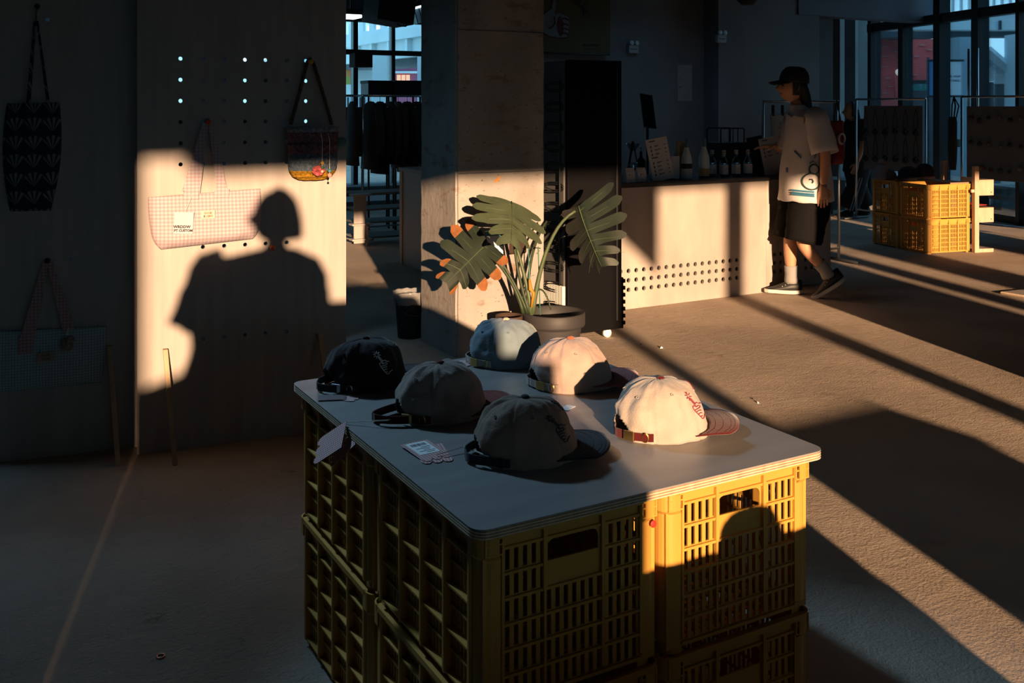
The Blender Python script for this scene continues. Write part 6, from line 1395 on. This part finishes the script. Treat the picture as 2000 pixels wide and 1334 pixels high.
for k in range(7): facebox('upper_window', mat('pale_window_%d' % k, (.75, .78, .8), .4), 718+15*k, 50, 727+15*k, 62, 39.5, .2, t, inv)
MB().lathe([(.02, 0), (.12, .05), (.14, .12), (.04, .16)], 12, inv @ Matrix.Translation(W(801, 131, 31.5))).build('street_lamp', M_white, t)
o3 = W(680, 330, 28); o3.z = 0; t, inv = grp('street_shops', 'glimpses of lit street shops and signs at far left', 'building', tuple(o3))
facebox('wall', M_conv, 640, 120, 727, 330, 30, .5, t, inv); facebox('orange_sign', mat('orange_sign', (.7, .25, .08), .6), 676, 126, 686, 150, 29.6, .1, t, inv); facebox('green_awning', mat('yellow_green_awning', (.35, .36, .10), .7), 676, 150, 686, 165, 29.6, .1, t, inv); facebox('shop_glass', mat('pale_shop_glass', (.5, .65, .75), .3), 676, 186, 716, 213, 29.6, .1, t, inv)
for k in range(5): facebox('shop_letter', M_print, 678+8*k, 190, 681+8*k, 210, 29.4, .05, t, inv)
# ------------------------------------------------------------------ things in the gap between panel and pillar
M_cab = mat('white_cabinet_face', (.42, .42, .41), .6)
t = thing('white_cabinet', 'white cabinet with wood trimmed edge behind the pillar', 'cabinet', (3.45, 7.2, 0)); MB().bbox(0, .6, 0, .93, 0, .82, .004).build('body', M_cab, t); MB().bbox(-.01, .62, -.01, .95, .82, .85, .003).build('worktop', M_ply, t); MB().bbox(-.008, 0, .87, .93, 0, .82, .002).build('edge_trim', M_plyl, t)
# plywood slot shelf with crossing boards
q = Fl(704, 481); t = thing('slot_shelf', 'pale plywood slot-together shelf end catching the low sun', 'shelf', (q.x, q.y, 0)); 
MB().bbox(-.07, .06, -.01, .008, .03, .50, .002).build('end_board', M_ply, t); MB().bbox(.06, .08, -.012, .012, 0, .2, .002).build('foot_post', M_plyl, t)
for z in (.06, .21, .50): MB().bbox(-.10, .11, -.05, .06, z, z+.018, .002).build('end_plate', M_ply, t)
for z, m in ((.06, M_wall), (.21, M_wall), (.34, M_wall), (.50, M_wall)): MB().bbox(.0, 1.3, .06, .42, z, z+.018, .002).build('shelf_plate', m, t)
MB().bbox(1.28, 1.3, .06, .42, 0, .52, .002).build('end_board', M_wall, t)
q = Fl(690, 398); 
for k, (py, h, lab) in enumerate(((372, .14, 'low grey step platform at the back, upper one'), (398, .10, 'low grey step platform in front of the upper step'))):
    q = Fl(676, py+12); t = thing('step_platform', lab, 'platform', (q.x-.6, q.y, 0)); MB().bbox(0, 2.4, 0, .8, 0, h, .004).build('body', mat('grey_step_%d' % k, (.13, .14, .145), .85), t); MB().bbox(0, 2.4, -.006, .05, h-.02, h+.004, .002).build('nosing', M_wall, t)
# garment rail with dark jackets
a, b = W(709, 187, 10.4), W(850, 194, 10.9); jr = rail('garment_rail', 'dark garment rail with jackets between panel and pillar', a, b, a.z); e_ = Vector((b.x-a.x, b.y-a.y, 0)).normalized(); MB().tube([-e_*.34+Vector((0, 0, a.z)), Vector((0, 0, a.z))], .013, 10).build('rail_end', M_steel, jr)
rnd = random.Random(21); gc = [(.02, .022, .025), (.035, .035, .035), (.018, .02, .03), (.05, .025, .028), (.03, .035, .03)]
d = Vector((b.x-a.x, b.y-a.y, 0)); first = None; L = d.length; d.normalize()
for k in range(8):
    c = Vector((a.x, a.y, 0))+d*(-.02+L*.125*k); 
    if k == 0: c = Vector((a.x, a.y, 0))-d*.12
    t = thing('hanging_jacket', 'dark jacket on the rail between panel and pillar, %s from the left' % ORD[k], 'jacket', (c.x, c.y, a.z), math.atan2(d.y, d.x)+PI/2+rnd.uniform(-.25, .15), 'jackets on the dark rail')
    m = mat('jacket_cloth_%d' % k, gc[k % 5], .9, bump=.3, bscale=25)
    MB().loft([[(wx*math.cos(q)*(1+.08*noise.noise(Vector((q*2, z*4, k)))), wy*.62*math.sin(q)*(1+.2*noise.noise(Vector((q*2, z*4, k+3)))), z) for q in [2*PI*i/18 for i in range(18)]] for wx, wy, z in ((.05, .03, -.06), (.13, .045, -.09), (.20, .055, -.14), (.20, .07, -.35), (.19, .075, -.60), (.20, .085, -.72-.05*(k % 3)))]).build('jacket_body', m, t)
    for sx in (-1, 1): MB().tube([(sx*.17, 0, -.13), (sx*.235, .0, -.35), (sx*.24, .01, -.62)], [.045, .042, .036], 10).build('sleeve', m, t)
    MB().tube([(-.17, 0, -.125), (0, 0, -.06), (.17, 0, -.125)], .007, 6).tube([(0, 0, -.06), (0, 0, -.02), (.012, 0, .004), (0, 0, .014), (-.012, 0, .004)], .003, 5).build('hanger', M_steel, t)
for k, px in enumerate((738, 790)):
    q = W(px, 187, 11.3); t = thing('storage_box', ('dark storage box above the jackets, left one', 'dark storage box above the jackets, right one')[k], 'box', (q.x, q.y, 0)); 
    MB().bbox(-.16, .16, -.12, .12, 1.50, 1.665, .004).build('box_body', M_frame, t); MB().bbox(-.165, .165, -.125, .125, 1.64, 1.675, .003).build('lid', M_black, t); MB().tube([(-.15, .1, 0), (-.15, .1, 1.5)], .012, 6).tube([(.15, .1, 0), (.15, .1, 1.5)], .012, 6).tube([(-.15, -.1, 0), (-.15, -.1, 1.5)], .012, 6).tube([(.15, -.1, 0), (.15, -.1, 1.5)], .012, 6).build('stand_leg', M_frame, t)
# ceiling lamps and black air unit in the gap
M_lamp = mat('lamp_diffuser', (.9, .95, 1), .4, emit=(.80, .93, 1.0), estr=3.0)
p = W(686, 30, 9.5); t = thing('ceiling_lamp', 'bright white ceiling lamp beside the pegboard edge', 'lamp', (p.x, p.y, p.z)); MB().bbox(-.13, .08, -.12, .12, 0, .05, .006).build('housing', M_frame, t); MB().bbox(-.12, .07, -.11, .11, -.03, 0, .008).build('diffuser', M_lamp, t); MB().tube([(0, 0, .04), (0, 0, 3.3-p.z)], .01, 6).build('drop_rod', M_frame, t)
p = W(808, 18, 9.5); t = thing('ceiling_lamp', 'tilted grilled ceiling lamp in front of the viaduct view', 'lamp', (p.x, p.y, p.z)); Ml = Matrix.Rotation(-.3, 4, 'Y'); MB().bbox(-.03, .20, -.12, .12, .02, .06, .004, Ml).build('housing', M_frame, t); MB().bbox(-.02, .2, -.11, .11, .0, .018, .003, Ml).build('diffuser', M_lamp, t); MB().tube([(.05, 0, .05), (.05, 0, 3.3-p.z)], .01, 6).build('drop_rod', M_frame, t)
for k in range(5): MB().box(-.05+.05*k, -.04+.05*k, -.11, .11, -.14, .0, Ml).build('louvre', mat('blue_steel_%d' % k, (.2, .28, .32), .3, metal=.7), t)
p = W(760, 25, 9.0); t = thing('air_unit', 'black boxy air unit under the ceiling between panel and pillar', 'unit', (p.x, p.y, p.z)); MB().bbox(-.18, .17, -.2, .2, -.10, .14, .01, Matrix.Rotation(.12, 4, 'Y')).build('housing', M_black, t); MB().tube([(.03, -.1, -.1), (.06, -.1, -.125), (.12, -.1, -.125), (.16, -.1, -.09)], .006, 6).build('cable', M_black, t); MB().tube([(0, 0, .1), (0, 0, 3.3-p.z)], .02, 6).build('drop_rod', M_frame, t)
